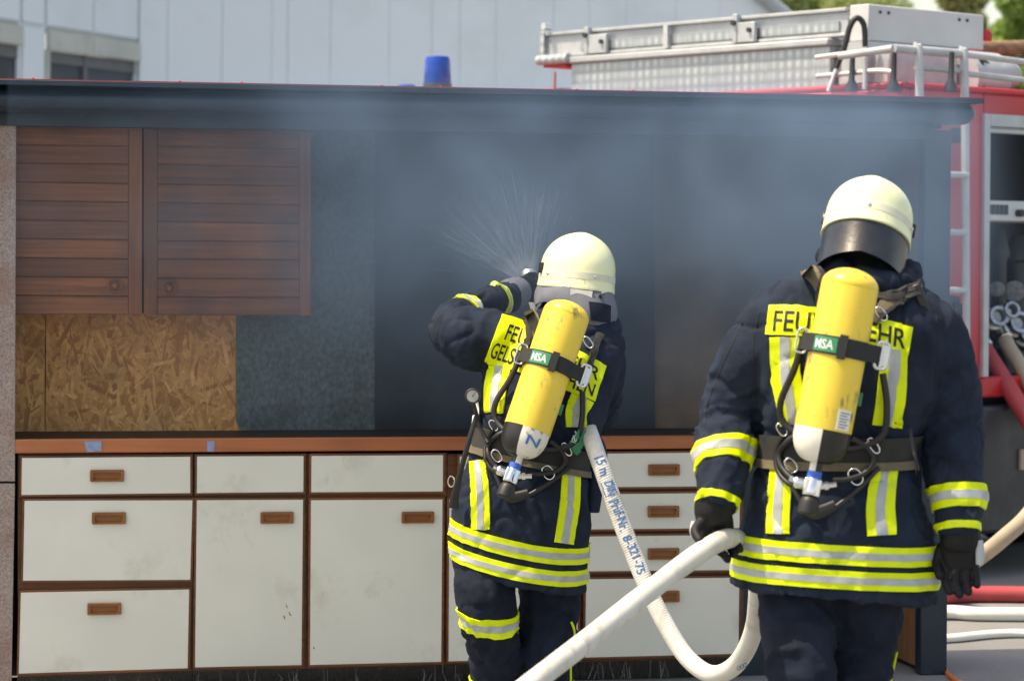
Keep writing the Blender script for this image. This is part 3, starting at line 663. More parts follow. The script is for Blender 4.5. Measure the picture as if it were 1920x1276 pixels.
add('rubber_hose_loop', tube([(railpt(1568, 128, 0.3), 0.013), (railpt(1583, 90, 0.3), 0.014), (railpt(1594, 50, 0.3), 0.014), (railpt(1607, 34, 0.3), 0.014), (railpt(1620, 48, 0.3), 0.014), (railpt(1622, 88, 0.3), 0.013)], 12, 40), M['rubber'], truck, True)
# searchlight at the right
add('searchlight', merge(lathe([(0, 0.03), (0.0, 0.075), (0.10, 0.085), (0.17, 0.06), (0.18, 0.0)], T(0.15, rear_r(1905)[0] - 0.02, 2.44), RGT, 24, Vector((0, 0, 1)))), M['alupaint'], truck, True)
add('searchlight_bracket', merge(tube([(T(0.1, rear_r(1868)[0], 2.36), 0.022), (T(0.1, rear_r(1866)[0], 2.50), 0.018)], 8), tube([(T(0.1, rear_r(1866)[0], 2.50), 0.012), (T(0.1, rear_r(1890)[0], 2.47), 0.012)], 8)), M['darkmetal'], truck, True)
# beacons
for nm, u, v, Yb, s, lb in (('warning_beacon', 820, 170, 15.0, 1.0, 'x'), ('warning_beacon', 762, 207, 16.2, 0.8, 'y')):
    q = P(u, v, Yb); up = Vector((0, 0, 1))
    bc = add(nm, lathe([(0.0, 0.062 * s), (0.03 * s, 0.078 * s), (0.16 * s, 0.071 * s), (0.178 * s, 0.064 * s), (0.182 * s, 0.03)], q + up * 0.012, up, 28), M['beacon'], truck, True)
    add('beacon_base', lathe([(-0.10, 0.08 * s), (0.0, 0.085 * s), (0.04 * s, 0.081 * s), (0.041 * s, 0.04)], q + up * 0.0, up, 24), M['darkmetal'], bc, True)
    add('beacon_reflector', lathe([(0.03 * s, 0.01), (0.05 * s, 0.045 * s), (0.11 * s, 0.05 * s), (0.13 * s, 0.01)], q, up, 14), M['alu'], bc, True)
add('antenna', tube([(P(1040, 172, 14.3), 0.008), (P(1041, 135, 14.3), 0.005)], 8), M['redbolt'], truck, True)

# roof ladder: two long channel rails with rungs, clips and end fittings
g0, g1 = side_f(1568)[0], side_f(1001)[0]
lt = thing('roof_ladder', 'long aluminium extension ladder lying on the roof of the fire engine', 'ladder', T(g0, 0.06, 2.595))
for r in (0.06, 0.44):
    add('side_rail', merge(tb(g0, r, 2.718, g1, r + 0.07, 2.735), tb(g0, r + 0.02, 2.612, g1, r + 0.03, 2.718), tb(g0, r, 2.597, g1, r + 0.07, 2.612)), M['alupaint'], lt, bevel=0.003)
    add('tread_strip', tb(g0 + 0.05, r + 0.008, 2.625, g1 - 0.30, r + 0.019, 2.672), M['chequer'], lt)
n_r = int((g1 - g0) / 0.28)
for k in range(n_r): add('rung', tube([(T(g0 + 0.15 + k * 0.28, 0.09, 2.66), 0.016), (T(g0 + 0.15 + k * 0.28, 0.45, 2.66), 0.016)], 8), M['alu'], lt, True)
for u in (1100, 1378):
    fa, fb = side_f(u + 26)[0], side_f(u - 14)[0]
    cl = add('clip', merge(tb(fa, 0.035, 2.60, fb, 0.058, 2.70), tb(fb - 0.03, 0.03, 2.60, fb, 0.06, 2.745)), M['alupaint'], lt, bevel=0.004)
    add('clip_bolt', lathe([(0, 0.014), (0.03, 0.014)], T(fb - 0.015, 0.045, 2.70), -RGT, 10), M['darkmetal'], cl, True)
    add('clip_bolt', lathe([(0, 0.012), (0.025, 0.012)], T(fa + 0.03, 0.045, 2.66), -RGT, 10), M['darkmetal'], cl, True)
add('strap_plate', tb(side_f(1240)[0], 0.04, 2.60, side_f(1232)[0], 0.058, 2.72), M['alu'], lt)
add('end_fitting', merge(tb(g1 - 0.02, 0.05, 2.57, g1 + 0.02, 0.50, 2.74), tube([(T(g1 - 0.25, 0.03, 2.585), 0.028), (T(g1, 0.03, 2.585), 0.028)], 12)), M['chequer'], lt, bevel=0.004)
add('end_roller', lathe([(0, 0.02), (0.05, 0.02)], T(g1 - 0.05, 0.02, 2.765), RGT, 12), M['alu'], lt, True)
add('red_stop', tb(g1 - 0.20, 0.05, 2.545, g1 - 0.02, 0.40, 2.568), M['redbolt'], lt)
# brown poles on the roof
for k, (v0, v1, r, lb) in enumerate(((93, 88, 0.040, 'thick brown wooden pole above the searchlight at the right edge'), (119, 112, 0.028, 'thin brown wooden pole below the thick one at the right edge'))):
    p = thing('wooden_pole', lb, 'pole', P(1797, v0, 14.2), 'poles on the roof')
    add('shaft', tube([(P(1797, v0, 14.2), r), (P(1860, v0 - 2, 14.5), r * 1.05), (P(1960, v1, 15.0), r)], 14, 20), M['log'], p, True)
    add('cut_end', lathe([(-0.004, r * 0.9), (0.003, r * 0.9)], P(1797, v0, 14.2), (P(1960, v1, 15.0) - P(1797, v0, 14.2)), 14), M['beigehose'], p)

# things in the rear locker and on the ground
def inl(u, v, dep): return P(u, v, rear_r(u)[1] + dep)
o = thing('red_suction_hose', 'red hose slanting out of the rear locker', 'hose', inl(1845, 650, 0.3))
add('tube', tube([(inl(1838, 640, 0.35), 0.042), (inl(1850, 662, 0.25), 0.044), (inl(1890, 725, 0.0), 0.044), (inl(1960, 838, -0.4), 0.044)], 16, 24), M['redhose'], o, True)
add('coupling', lathe([(0, 0.05), (0.05, 0.052), (0.06, 0.046)], inl(1838, 640, 0.35), inl(1850, 662, 0.25) - inl(1838, 640, 0.35), 16), M['chrome'], o, True)
M['dullchrome'] = pm('dull_steel_fitting', (0.35, 0.37, 0.40), 0.38, 0.9, var=0.3, vscale=40)
o = thing('pump_coupling', 'chrome pump fittings in the rear locker above the red hose', 'pump', inl(1880, 690, 0.3))
ch = []
for (u, v, r, h) in ((1858, 600, 0.055, 0.10), (1876, 592, 0.045, 0.14), (1898, 612, 0.06, 0.10), (1916, 630, 0.06, 0.1)):
    ch.append(lathe([(0, r * 0.6), (0.0, r), (h * 0.3, r), (h * 0.35, r * 0.7), (h * 0.7, r * 0.7), (h * 0.75, r * 0.95), (h, r * 0.9), (h, r * 0.62), (h * 0.55, r * 0.55), (h * 0.5, 0.01)], inl(u, v, 0.35), Vector((0.25, -0.9, 0.25)), 18))
for c in ch: add('fitting', c, M['dullchrome'], o, True)
add('manifold', tube([(inl(1850, 640, 0.42), 0.06), (inl(1885, 625, 0.42), 0.07), (inl(1950, 640, 0.42), 0.07)], 14, 14), M['darkmetal'], o, True)
add('foot', merge(tube([(inl(1885, 640, 0.42), 0.05), (inl(1885, 700, 0.42), 0.06)], 12)), M['darkmetal'], o, True)
o = thing('beige_delivery_hose', 'beige hose hanging from the chrome pump fittings', 'hose', inl(1890, 640, 0.25))
add('tube', tube([(inl(1878, 622, 0.3), 0.036), (inl(1892, 652, 0.2), 0.038), (inl(1915, 690, 0.05), 0.038), (inl(1965, 790, -0.2), 0.038)], 14, 20), M['beigehose'], o, True)
add('coupling', lathe([(0, 0.045), (0.06, 0.046), (0.065, 0.04)], inl(1876, 618, 0.32), inl(1892, 652, 0.2) - inl(1878, 622, 0.3), 16), M['chrome'], o, True)
for k, (u, v0, v1, r, mt, lb_) in enumerate(((1872, 590, 430, 0.05, 'bumper', 'dark pump column standing in the locker beside the frame'), (1905, 585, 440, 0.07, 'darkmetal', 'dark grey pump housing in the locker under the white shelf'))):
    oo = thing('pump_housing', lb_, 'pump', inl(u, v0, 0.5), 'pump parts in the locker')
    zb_, zt_ = inl(u, v0 + 118, 0.5), inl(u, v1, 0.5)
    ax_ = Vector((0, 0, 1)); hh = zt_.z - zb_.z
    add('housing', lathe([(0, r * 0.8), (hh * 0.3, r * 0.8), (hh * 0.32, r * 1.15), (hh * 0.38, r * 1.15), (hh * 0.4, r * 0.8), (hh * 0.8, r * 0.75), (hh * 0.82, r * 1.05), (hh * 0.86, r * 1.05), (hh, r * 0.4)], zb_, ax_, 20), M[mt], oo, True)
    add('flange', lathe([(0, r * 0.5), (0.06, r * 0.5), (0.06, r * 0.75), (0.085, r * 0.75), (0.086, 0.01)], zb_ + ax_ * hh * 0.6, Vector((-0.3, -0.9, 0)), 16), M['dullchrome'], oo, True)
o = thing('tool_case', 'grey case with red base on the locker shelf', 'case', inl(1855, 372, 0.2))
rc = rear_r(1845)[0]
add('lid', tb(0.18, rc + 0.03, rear_z(1850, 350), 0.4, rc + 0.10, rear_z(1850, 334)), M['alupaint'], o, bevel=0.008)
add('base', tb(0.18, rc + 0.03, zs1 + 0.002, 0.4, rc + 0.09, rear_z(1850, 351)), M['redpaint'], o, bevel=0.008)
tag(add('bent_beige_hose', tube([(P(1770, 1085, 11.9), 0.036), (P(1835, 1045, 11.7), 0.036), (P(1885, 1005, 11.6), 0.036), (P(1930, 962, 11.6), 0.036), (P(1985, 880, 11.7), 0.036)], 14, 30), M['beigehose'], None, True), 'beige hose curving upwards beside the hanging gloved hand', 'hose')
def gp(u, v, r): 
    d = ray(u, v); k = (r - H) / d.z; return O + d * k
tag(add('red_ground_hose', tube([(gp(1600, 1120, 0.037), 0.037), (gp(1770, 1116, 0.037), 0.037), (gp(1850, 1113, 0.037), 0.037), (gp(2050, 1116, 0.037), 0.037)], 14, 30), M['redhose'], None, True), 'faded red hose lying straight on the ground under the fire engine', 'hose')
tag(add('flat_white_hose', tube([(gp(1650, 1150, 0.03), 0.045, 0.03), (gp(1775, 1147, 0.03), 0.05, 0.03), (gp(1830, 1150, 0.03), 0.035, 0.03), (gp(1920, 1151, 0.03), 0.03, 0.03), (gp(2050, 1150, 0.03), 0.03, 0.03)], 14, 40, Vector((0, 0, 1))), M['flathose'], None, True), 'white hose on the asphalt just below the red ground hose', 'hose')
tag(add('thin_white_hose', tube([(gp(1650, 1200, 0.018), 0.022, 0.018), (gp(1775, 1196, 0.018), 0.022, 0.018), (gp(1860, 1188, 0.018), 0.022, 0.018), (gp(1930, 1187, 0.018), 0.022, 0.018), (gp(2050, 1195, 0.018), 0.022, 0.018)], 12, 40, Vector((0, 0, 1))), M['flathose'], None, True), 'thin white hose nearest the viewer on the asphalt', 'hose')
tag(add('orange_cable', tube([(gp(1740, 1225, 0.008), 0.008), (gp(1770, 1255, 0.008), 0.008), (gp(1800, 1278, 0.008), 0.008), (gp(1870, 1290, 0.008), 0.008)], 8, 30), M['orange'], None, True), 'orange cable at the foot of the right booth post', 'cable')

# ------------------------------------------------------------------ training booth with the kitchen
TH = math.radians(11.5)
BO = Vector((-1.713, 9.26, 0))
BM = Matrix.Translation(BO) @ Matrix.Rotation(TH, 4, 'Z')
BMI = BM.inverted()
def pp(u, v, d):
    """booth coordinates (along front, depth, height) of pixel (u,v) on the plane at depth d"""
    o = BMI @ O; r = (BMI.to_3x3() @ ray(u, v)); k = (d - o.y) / r.y
    return o + r * k
def prism(px, d0, d1, dref=None):
    """polygon traced on the plane at depth d0 (front), pushed back to d1"""
    q = [pp(u, v, d0 if dref is None else dref) for u, v in px]
    return prism_sz([(p.x, p.z) for p in q], d0, d1)
def prism_sz(sz, d0, d1):
    n = len(sz); V = [BM @ Vector((s, d0, z)) for s, z in sz] + [BM @ Vector((s, d1, z)) for s, z in sz]
    f = [tuple(range(n)), tuple(range(2 * n - 1, n - 1, -1))] + [((i + 1) % n, i, n + i, n + (i + 1) % n) for i in range(n)]
    return V, f
def lb(s0, d0, z0, s1, d1, z1): return box((s0, d0, z0), (s1, d1, z1), BM)
DB = 0.40                                            # depth of the back wall
S_R0, S_R1 = 3.30, 3.405
booth = thing('training_booth', 'black open fronted fire training booth with overhanging roof', 'booth', BM @ Vector((1.6, 0, 0)))
# posts and walls
pl = add('left_post', prism([(-120, 226), (30.5, 227), (28, 902), (-120, 902)], -0.03, DB + 0.02), M['postleft'], booth, bevel=0.002)
add('left_post', prism([(-120, 906), (28, 906), (21, 1330), (-120, 1330)], -0.03, DB + 0.02), M['postleft'], booth, bevel=0.002)
add('right_post', prism_sz([(S_R0, 0.0), (S_R1, 0.0), (S_R1, 2.02), (S_R0, 2.02)], -0.03, 0.03), M['blackpaint'], booth, bevel=0.004)
add('side_wall', prism_sz([(S_R0 + 0.04, 0.0), (S_R1 - 0.002, 0.0), (S_R1 - 0.002, 2.02), (S_R0 + 0.04, 2.02)], 0.032, DB + 0.05), M['blackpaint'], booth)
add('side_lining', prism_sz([(S_R0 + 0.02, 0.02), (S_R0 + 0.038, 0.02), (S_R0 + 0.038, 2.0), (S_R0 + 0.02, 2.0)], 0.034, DB), M['plywood'], booth)
zc_top = pp(60, 822, 0).z
add('back_wall', prism_sz([(-0.3, 0.0), (S_R1 - 0.01, 0.0), (S_R1 - 0.01, 2.1), (-0.3, 2.1)], DB + 0.055, DB + 0.09), M['soot'], booth)
# back panels seen over the worktop
def bpanel(name, px, d, mat, th=0.012, **k): return add(name, prism(px, d, d + th), mat, booth, **k)
zb = 816
osb = bpanel('strand_board', [(-60, 560), (84, 560), (84, zb + 16), (-60, zb + 16)], DB + 0.02, M['strand'])
osb2 = bpanel('strand_board', [(86, 560), (560, 560), (560, zb + 16), (86, zb + 16)], DB + 0.022, M['strand'])
rr = random.Random(11)
def strands(board, u0, u1, v0, v1, n, d):
    V, Fc = [], []; a = pp(u0, v0, d); b = pp(u1, v1, d)
    for k in range(n):
        L_ = rr.uniform(0.03, 0.13); W_ = rr.uniform(0.004, 0.02) * (0.6 + L_ * 5)
        an = rr.gauss(math.pi / 2, 0.55) if rr.random() < 0.72 else rr.uniform(0, math.pi)
        c = Vector((rr.uniform(a.x, b.x), 0, rr.uniform(b.z, a.z))); e = Vector((math.cos(an), 0, math.sin(an))); w = Vector((-e.z, 0, e.x))
        dd = d - 0.0005 - rr.random() * 0.004
        tp = rr.uniform(0.3, 1.0)
        ring = []
        for t, s, m_ in ((-1, -1, 1), (-0.2, -1.1, 1), (1, -1, tp), (1.12, 0.1, tp), (1, 1, tp), (0.1, 1.0, 1), (-1, 1, 1), (-1.1, 0.2, 1)):
            q = c + e * t * L_ * 0.5 + w * s * m_ * W_ * 0.5
            ring.append((min(max(q.x, a.x), b.x), min(max(q.z, b.z), a.z)))
        i = len(V)
        tl = rr.uniform(-0.0012, 0.0012)
        V += [BM @ Vector((x, dd + (tl if j in (2, 3, 4) else 0), z)) for j, (x, z) in enumerate(ring)]
        V += [BM @ Vector((x, d + 0.001, z)) for x, z in ring]
        Fc.append(tuple(range(i, i + 8)))
        Fc += [(i + j, i + (j + 1) % 8, i + 8 + (j + 1) % 8, i + 8 + j) for j in range(8)]
    o = add('wood_strands', (V, Fc), M['strand'], board); tag(o, kind='stuff')
strands(osb, -20, 83, 575, zb + 12, 420, DB + 0.02)
strands(osb2, 87, 470, 575, zb + 12, 1500, DB + 0.022)
# rounded galvanised sheet
rc_ = []
for k in range(9):
    a = math.pi + k / 8 * math.pi / 2
    rc_.append((443 + 30 + 30 * math.cos(a), 812 - 30 - 30 * math.sin(a)))
bpanel('metal_sheet', [(443, 200)] + [(u, v) for u, v in rc_] + [(708, 812), (708, 200)], DB + 0.004, M['galv'], 0.008)
bpanel('metal_sheet', [(704, 200), (704, 834), (1228, 834), (1226, 200)], DB - 0.006, M['soot'], 0.008)
bpanel('chipboard_panel', [(1226, 200), (1228, 834), (1760, 834), (1760, 200)], DB + 0.006, M['brownwall'], 0.012)
# roof
roof = add('roof', prism([(-260, 143.5), (1846, 184.5), (1846, 194), (-260, 153.5)], -0.24, DB + 0.15), M['blackpaint'], booth, bevel=0.002)
add('roof_sheet', prism([(-260, 141.6), (1845, 183), (1845, 184.4), (-260, 143.4)], -0.237, DB + 0.14), M['redbolt'], roof)
for u in (62, 337, 453, 716, 826, 1082, 1187, 1500, 1680):
    v = 146.5 + (u / 1846.0) * 37
    q = pp(u, v, -0.20)
    add('bolt', lathe([(-0.006, 0.004), (0.006, 0.0045), (0.008, 0.002)], BM @ Vector((q.x, -0.20, q.z - 0.004)), Vector((0, 0, 1)), 8), M['redbolt'], roof)
qa, qb = pp(-200, 184, -0.15), pp(1802, 214, -0.15)
path = [(BM @ Vector((qa.x, -0.15, qa.z)), 0.040, 0.058)]
for k in range(1, 9): path.append((BM @ qa.lerp(qb, k / 9), 0.040, 0.058))
for k in range(0, 7):
    t = k / 6 * math.pi / 2
    path.append((BM @ (qb + Vector((0.052 * math.sin(t), 0, 0))), 0.040 * max(math.cos(t), 0.02), 0.058 * max(math.cos(t), 0.02)))
# oval roller beam under the roof edge (tall axis upright)
add('rounded_beam', tube(path, 28, None, Vector((0, 1, 0))), M['blackpaint'], booth, True)
add('lintel', prism([(-200, 196), (1745, 236), (1745, 262), (-200, 232)], -0.06, 0.04), M['blackpaint'], booth, bevel=0.004)
add('soffit', prism_sz([(-0.3, 2.03), (S_R1 - 0.01, 2.03), (S_R1 - 0.01, 2.05), (-0.3, 2.05)], 0.045, DB + 0.05), M['soot'], booth)
for u, v in ((31, 209), (153, 213)):
    q = pp(u, v, -0.06); add('screw', lathe([(0, 0.008), (-0.002, 0.008), (-0.003, 0.004)], BM @ q, BM.to_3x3() @ Vector((0, 1, 0)), 10), M['darkmetal'], booth)
hb = add('hinge_bracket', prism([(1772, 552), (1801, 556), (1802, 618), (1772, 612)], 0.10, 0.16), M['darkmetal'], booth, bevel=0.004)
add('latch', prism([(1790, 568), (1805, 569), (1805, 591), (1790, 591)], 0.08, 0.12), M['rubber'], hb, bevel=0.003)

# wall cabinets with slatted doors
def wall_cabinet(u0, u1, ul, ur, slat_edges, knob, label, vt, vb0, vb1):
    d = 0.06
    a = pp(u0, vb0, d); b = pp(u1, vb1, d)
    t = thing('wall_cabinet', label, 'cabinet', BM @ Vector(((a.x + b.x) / 2, d, a.z)), 'slatted wall cabinets')
    add('carcass', prism([(u0 + 2, vt), (u1 - 2, vt), (u1 - 2, vb1 - 3), (u0 + 2, vb0 - 3)], d + 0.022, DB - 0.012), M['edge'], t)
    door = add('door', prism([(u0 + 1, vt), (u1 - 1, vt), (u1 - 1, vb1), (u0 + 1, vb0)], d + 0.010, d + 0.020), M['slat_v'], t)
    for x0, x1 in ((u0 + 1, ul), (ur, u1 - 1)):
        if x1 - x0 > 3: add('stile', prism([(x0, vt), (x1, vt), (x1, vb0 + (vb1 - vb0) * (x1 - u0) / (u1 - u0)), (x0, vb0 + (vb1 - vb0) * (x0 - u0) / (u1 - u0))], d, d + 0.0095), M['slat_v'], door, bevel=0.0012)
    for (l0, r0), (l1, r1) in zip(slat_edges, slat_edges[1:]):
        # each slat leans outwards at its foot like a louvre
        q = [pp(ul + 0.5, l0 + 1.2, d), pp(ur - 0.5, r0 + 1.2, d), pp(ur - 0.5, r1 - 1.0, d), pp(ul + 0.5, l1 - 1.0, d)]
        V = [BM @ Vector((p.x, d + dd, p.z)) for p, dd in zip(q, (0.0065, 0.0065, 0.0005, 0.0005))] + [BM @ Vector((p.x, d + 0.0095, p.z)) for p in q]
        add('slat', (V, [(0, 1, 2, 3), (7, 6, 5, 4), (1, 0, 4, 5), (2, 1, 5, 6), (3, 2, 6, 7), (0, 3, 7, 4)]), M['slat'], door, bevel=0.001)
    kp = BM @ pp(knob[0], knob[1], d); ax = BM.to_3x3() @ Vector((0, -1, 0))
    kb = add('knob', lathe([(-0.004, 0.028), (0.004, 0.028), (0.006, 0.025), (0.005, 0.021), (0.001, 0.019), (0.001, 0.014), (0.004, 0.013), (0.009, 0.012), (0.012, 0.008), (0.013, 0.0)], kp, ax, 28), M['edge'], door, True)
e1 = [(232, 236), (271, 274), (305, 308), (340, 344), (375, 379), (411, 415), (446, 449.5), (482, 485), (517, 520), (552.5, 555), (589, 589.5)]
e2 = [(236, 242), (274, 280), (308, 313), (345, 349), (379, 384), (415, 419), (451, 453), (485, 487), (521, 523), (556, 558), (590, 591.5)]
wall_cabinet(-60, 267.5, -34, 241, e1, (215.5, 535), 'wooden slatted wall cabinet at the far left with its knob at lower right', 232, 588, 589.5)
wall_cabinet(268.5, 584, 295, 562, e2, (318, 539), 'wooden slatted wall cabinet whose right side borders the smoky back wall', 236, 590, 592)

# worktop
wt = thing('kitchen_worktop', 'reddish brown worktop edge running over the base cabinets', 'worktop', BM @ Vector((1.3, 0, zc_top)))
zt0 = zc_top; zt1 = pp(60, 849, -0.02).z
add('front_edge', prism_sz([(-0.012, zt1), (2.86, zt1), (2.86, zt0 - 0.004), (2.852, zt0), (-0.012, zt0)], -0.028, -0.004), M['worktop'], wt, bevel=0.004)
add('top_surface', prism_sz([(-0.01, zt1 + 0.006), (2.855, zt1 + 0.006), (2.855, zt0 - 0.002), (-0.01, zt0 - 0.002)], -0.0035, DB - 0.008), M['topdark'], wt)
for px, lbl in (([(158, 827), (190, 826), (191, 845), (163, 847)], 'larger patch of pale blue tape on the worktop edge'), ([(388, 826), (402, 826), (402, 846), (389, 846)], 'smaller patch of pale blue tape on the worktop edge')):
    tag(add('tape_patch', prism(px, -0.0305, -0.0285), M['bluetape']), lbl, 'tape', 'tape patches on the worktop')

# recessed handle, one mesh shared by all
def handle_mesh():
    w, h = 0.0585, 0.0205
    V, f = [], []
    def ring(hw, hh, d, r):
        out = []
        for cx, cz, a0 in ((hw - r, hh - r, 0), (-hw + r, hh - r, 90), (-hw + r, -hh + r, 180), (hw - r, -hh + r, 270)):
            for k in range(4):
                a = math.radians(a0 + k * 30); out.append(Vector((cx + r * math.cos(a), d, cz + r * math.sin(a))))
        return out
    rings = [ring(w, h, 0.0, 0.004), ring(w, h, -0.009, 0.004), ring(w - 0.002, h - 0.002, -0.011, 0.004)]
    r2 = [Vector((p.x, p.y, p.z - 0.003)) for p in ring(w - 0.011, h - 0.007, -0.0105, 0.003)]
    r3 = [Vector((p.x * (1.0 if p.z > 0 else 0.9), p.y, p.z - 0.003 if p.z > 0 else p.z + 0.004)) for p in ring(w - 0.011, h - 0.007, -0.0008, 0.003)]
    rings += [r2, r3]
    V = [p for r in rings for p in r]; f = grid_faces(5, 16); f.append(tuple(range(64, 80)))
    return mk('handle', V, f, M['handle'])
HM = handle_mesh()
inn = wood('shaded_handle_recess', (0.10, 0.035, 0.010), (0.13, 0.05, 0.016))
def handle(u, v, parent, d=-0.024):
    q = pp(u, v, d)
    h = link('handle', HM, parent, BM @ Matrix.Translation(q))
    # scooped lip inside the recess
    l = h.name
    return h
def front(kind, px, t, hd=None, lab=None, tilt=0.0):
    cx = sum(p[0] for p in px) / 4; cy_ = sum(p[1] for p in px) / 4
    o = add(kind, prism(px, -0.022, -0.002), M['edge'], t, bevel=0.0015)
    ins = []
    for u, v in px:
        ins.append((u + (4.2 if u < cx else -4.2), v + (4.2 if v < cy_ else -4.2)))
    add('laminate_panel', prism(ins, -0.0238, -0.0221), M['laminate'], o, bevel=0.0012)
    if hd: handle(hd[0], hd[1], o)
    if lab: o['label'] = lab
    return o
def base_unit(u0, u1, vb0, vb1, label, fronts):
    a = pp(u0, vb0, 0); b = pp(u1, vb1, 0)
    t = thing('base_cabinet', label, 'cabinet', BM @ Vector(((a.x + b.x) / 2, 0, 0)), 'white fronted base cabinets')
    add('carcass', prism([(u0, 850.5), (u1, 849), (u1, vb1), (u0, vb0)], 0.0, DB - 0.01), M['edge'], t)
    add('plinth', prism_sz([(a.x, 0.0), (b.x, 0.0), (b.x, b.z - 0.003), (a.x, a.z - 0.003)], 0.05, 0.07), M['plinth'], t)
    for f in fronts: front(*([f[0], f[1], t] + list(f[2:])))
    return t
def q4(u0, v0, u1, v1, a=0, b=0, c=0, e=0): return [(u0 + a, v0), (u1 + b, v0 + c), (u1 + b + e, v1 + c), (u0 + a + e, v1)]
base_unit(33.5, 362.5, 1268, 1257, 'white base cabinet with three crooked drawers at the left end', [
    ('drawer', [(37, 854), (361, 851.5), (361, 928), (36, 931.5)], (200.5, 891)),
    ('drawer', [(42, 934), (365, 933), (361, 1090.5), (39, 1092)], (204, 970.5)),
    ('drawer', [(35, 1106), (359, 1100), (356, 1256), (31, 1266)], (195.5, 1140))])
base_unit(363.5, 575, 1257, 1252, 'narrow white base cabinet with one drawer and a scratched door', [
    ('drawer', [(365.5, 851), (573.5, 850), (573, 926), (365, 928)]),
    ('door', [(365, 933), (572.5, 932), (569.5, 1250), (361.5, 1254.5)], (519, 969.5))])
base_unit(576, 838, 1252, 1245, 'white base cabinet left of the crouching firefighter', [
    ('drawer', [(580, 850), (835, 848.5), (834.5, 925), (579.5, 926.5)]),
    ('door', [(579, 933), (834, 931.5), (831.5, 1244), (577, 1250)], (783, 969))])
base_unit(839, 1092, 1245, 1240, 'white base cabinet hidden behind the crouching firefighter', [
    ('drawer', [(858, 851), (1089, 849.5), (1089, 922), (858, 924)]),
    ('door', [(838.5, 932), (1089, 930), (1087, 1238), (837, 1243)])])
base_unit(1093, 1394, 1240, 1231, 'white base cabinet with four stacked drawers behind the hose', [
    ('drawer', [(1096, 846), (1391, 843), (1391, 915), (1096, 917)], (1244.5, 880)),
    ('drawer', [(1096, 922), (1391, 919), (1391, 993.5), (1096, 996)], (1243.5, 958)),
    ('drawer', [(1096, 1001), (1391, 998), (1390.5, 1072), (1095, 1074.5)], (1243.5, 1037)),
    ('drawer', [(1095, 1081), (1390.5, 1078), (1389, 1229), (1093, 1236)], (1244, 1117))])
qe = pp(1396, 1000, 0)
add('filler_panel', prism_sz([(qe.x, 0.0), (2.85, 0.0), (2.85, zt1), (qe.x, zt1)], 0.06, 0.08), M['blackpaint'], booth)
for u, v, l, w in ((536, 1133, 6, 1.6), (541, 1146, 7, 1.4), (531, 1153, 7, 2.0), (544, 1150, 4, 1.2), (587, 1212, 4, 2.0)):
    add('scratch_mark', prism([(u, v), (u + w, v), (u + w + l * 0.3, v + l), (u + l * 0.3, v + l)], -0.0242, -0.0239), M['edge'], [o for o in bpy.data.objects if o.name.startswith('door') and o.parent and o.parent.name.startswith('base_cabinet')][0 if u < 575 else 1])
# water runs on the plinth
drv, drf = [], []
for k in range(70):
    s = rr.uniform(0.0, 2.6); z1 = rr.uniform(0.03, 0.085); w = rr.uniform(0.0006, 0.0014)
    b_ = tube([(BM @ Vector((s + rr.gauss(0, 0.006), 0.0492, z1)), w), (BM @ Vector((s + rr.gauss(0, 0.006), 0.0492, z1 - 0.02)), w), (BM @ Vector((s + rr.gauss(0, 0.008), 0.0492, 0.003)), w)], 5, 8)
    drv, drf = merge((drv, drf), b_)
tag(add('water_runs', (drv, drf), M['drip'], None, True), 'thin water runs trickling down the black plinth', 'water', kind='stuff')

# ------------------------------------------------------------------ firefighters
def torso_rings(rows, seg=72, n=70, ex=2.5):
    pts = crom([(v, (a + b) / 2, (b - a) / 2, dep, yc, tl) for v, a, b, dep, yc, tl in rows], n); rings = []
    for v, uc, hw, dep, yc, tl in pts:
        c = P(uc, v, yc); a = hw * yc / F; ring = []
        for k in range(seg):
            t = 2 * math.pi * k / seg; ct, st = math.cos(t), math.sin(t)
            x = math.copysign(abs(ct) ** (2 / ex), ct); y = math.copysign(abs(st) ** (2 / ex), st)
            ring.append(c + Vector((x * a, y * dep, -tl * x * yc / F)))
        rings.append(ring)
    return loft(rings)
def arm(px): return [(P(u, v, Y),) + tuple(r) for (u, v, Y, *r) in px]
class Limb:
    """centre line of a sleeve or trouser leg, to steer its folds"""
    def __init__(s, path, bends):
        s.p = [Vector(q[:3]) for q in crom([tuple(a[0]) for a in path], 30)]; s.b = bends
        s.l = [0.0]
        for a, b in zip(s.p, s.p[1:]): s.l.append(s.l[-1] + (b - a).length)
    def at(s, c):
        k = min(range(len(s.p)), key=lambda i: (s.p[i] - c).length_squared)
        t = (s.p[min(k + 1, 29)] - s.p[max(k - 1, 0)]).normalized(); d = c - s.p[k]
        h = s.l[k] + d.dot(t); rad = d - t * d.dot(t)
        return h, rad, rad.length, k / 29.0
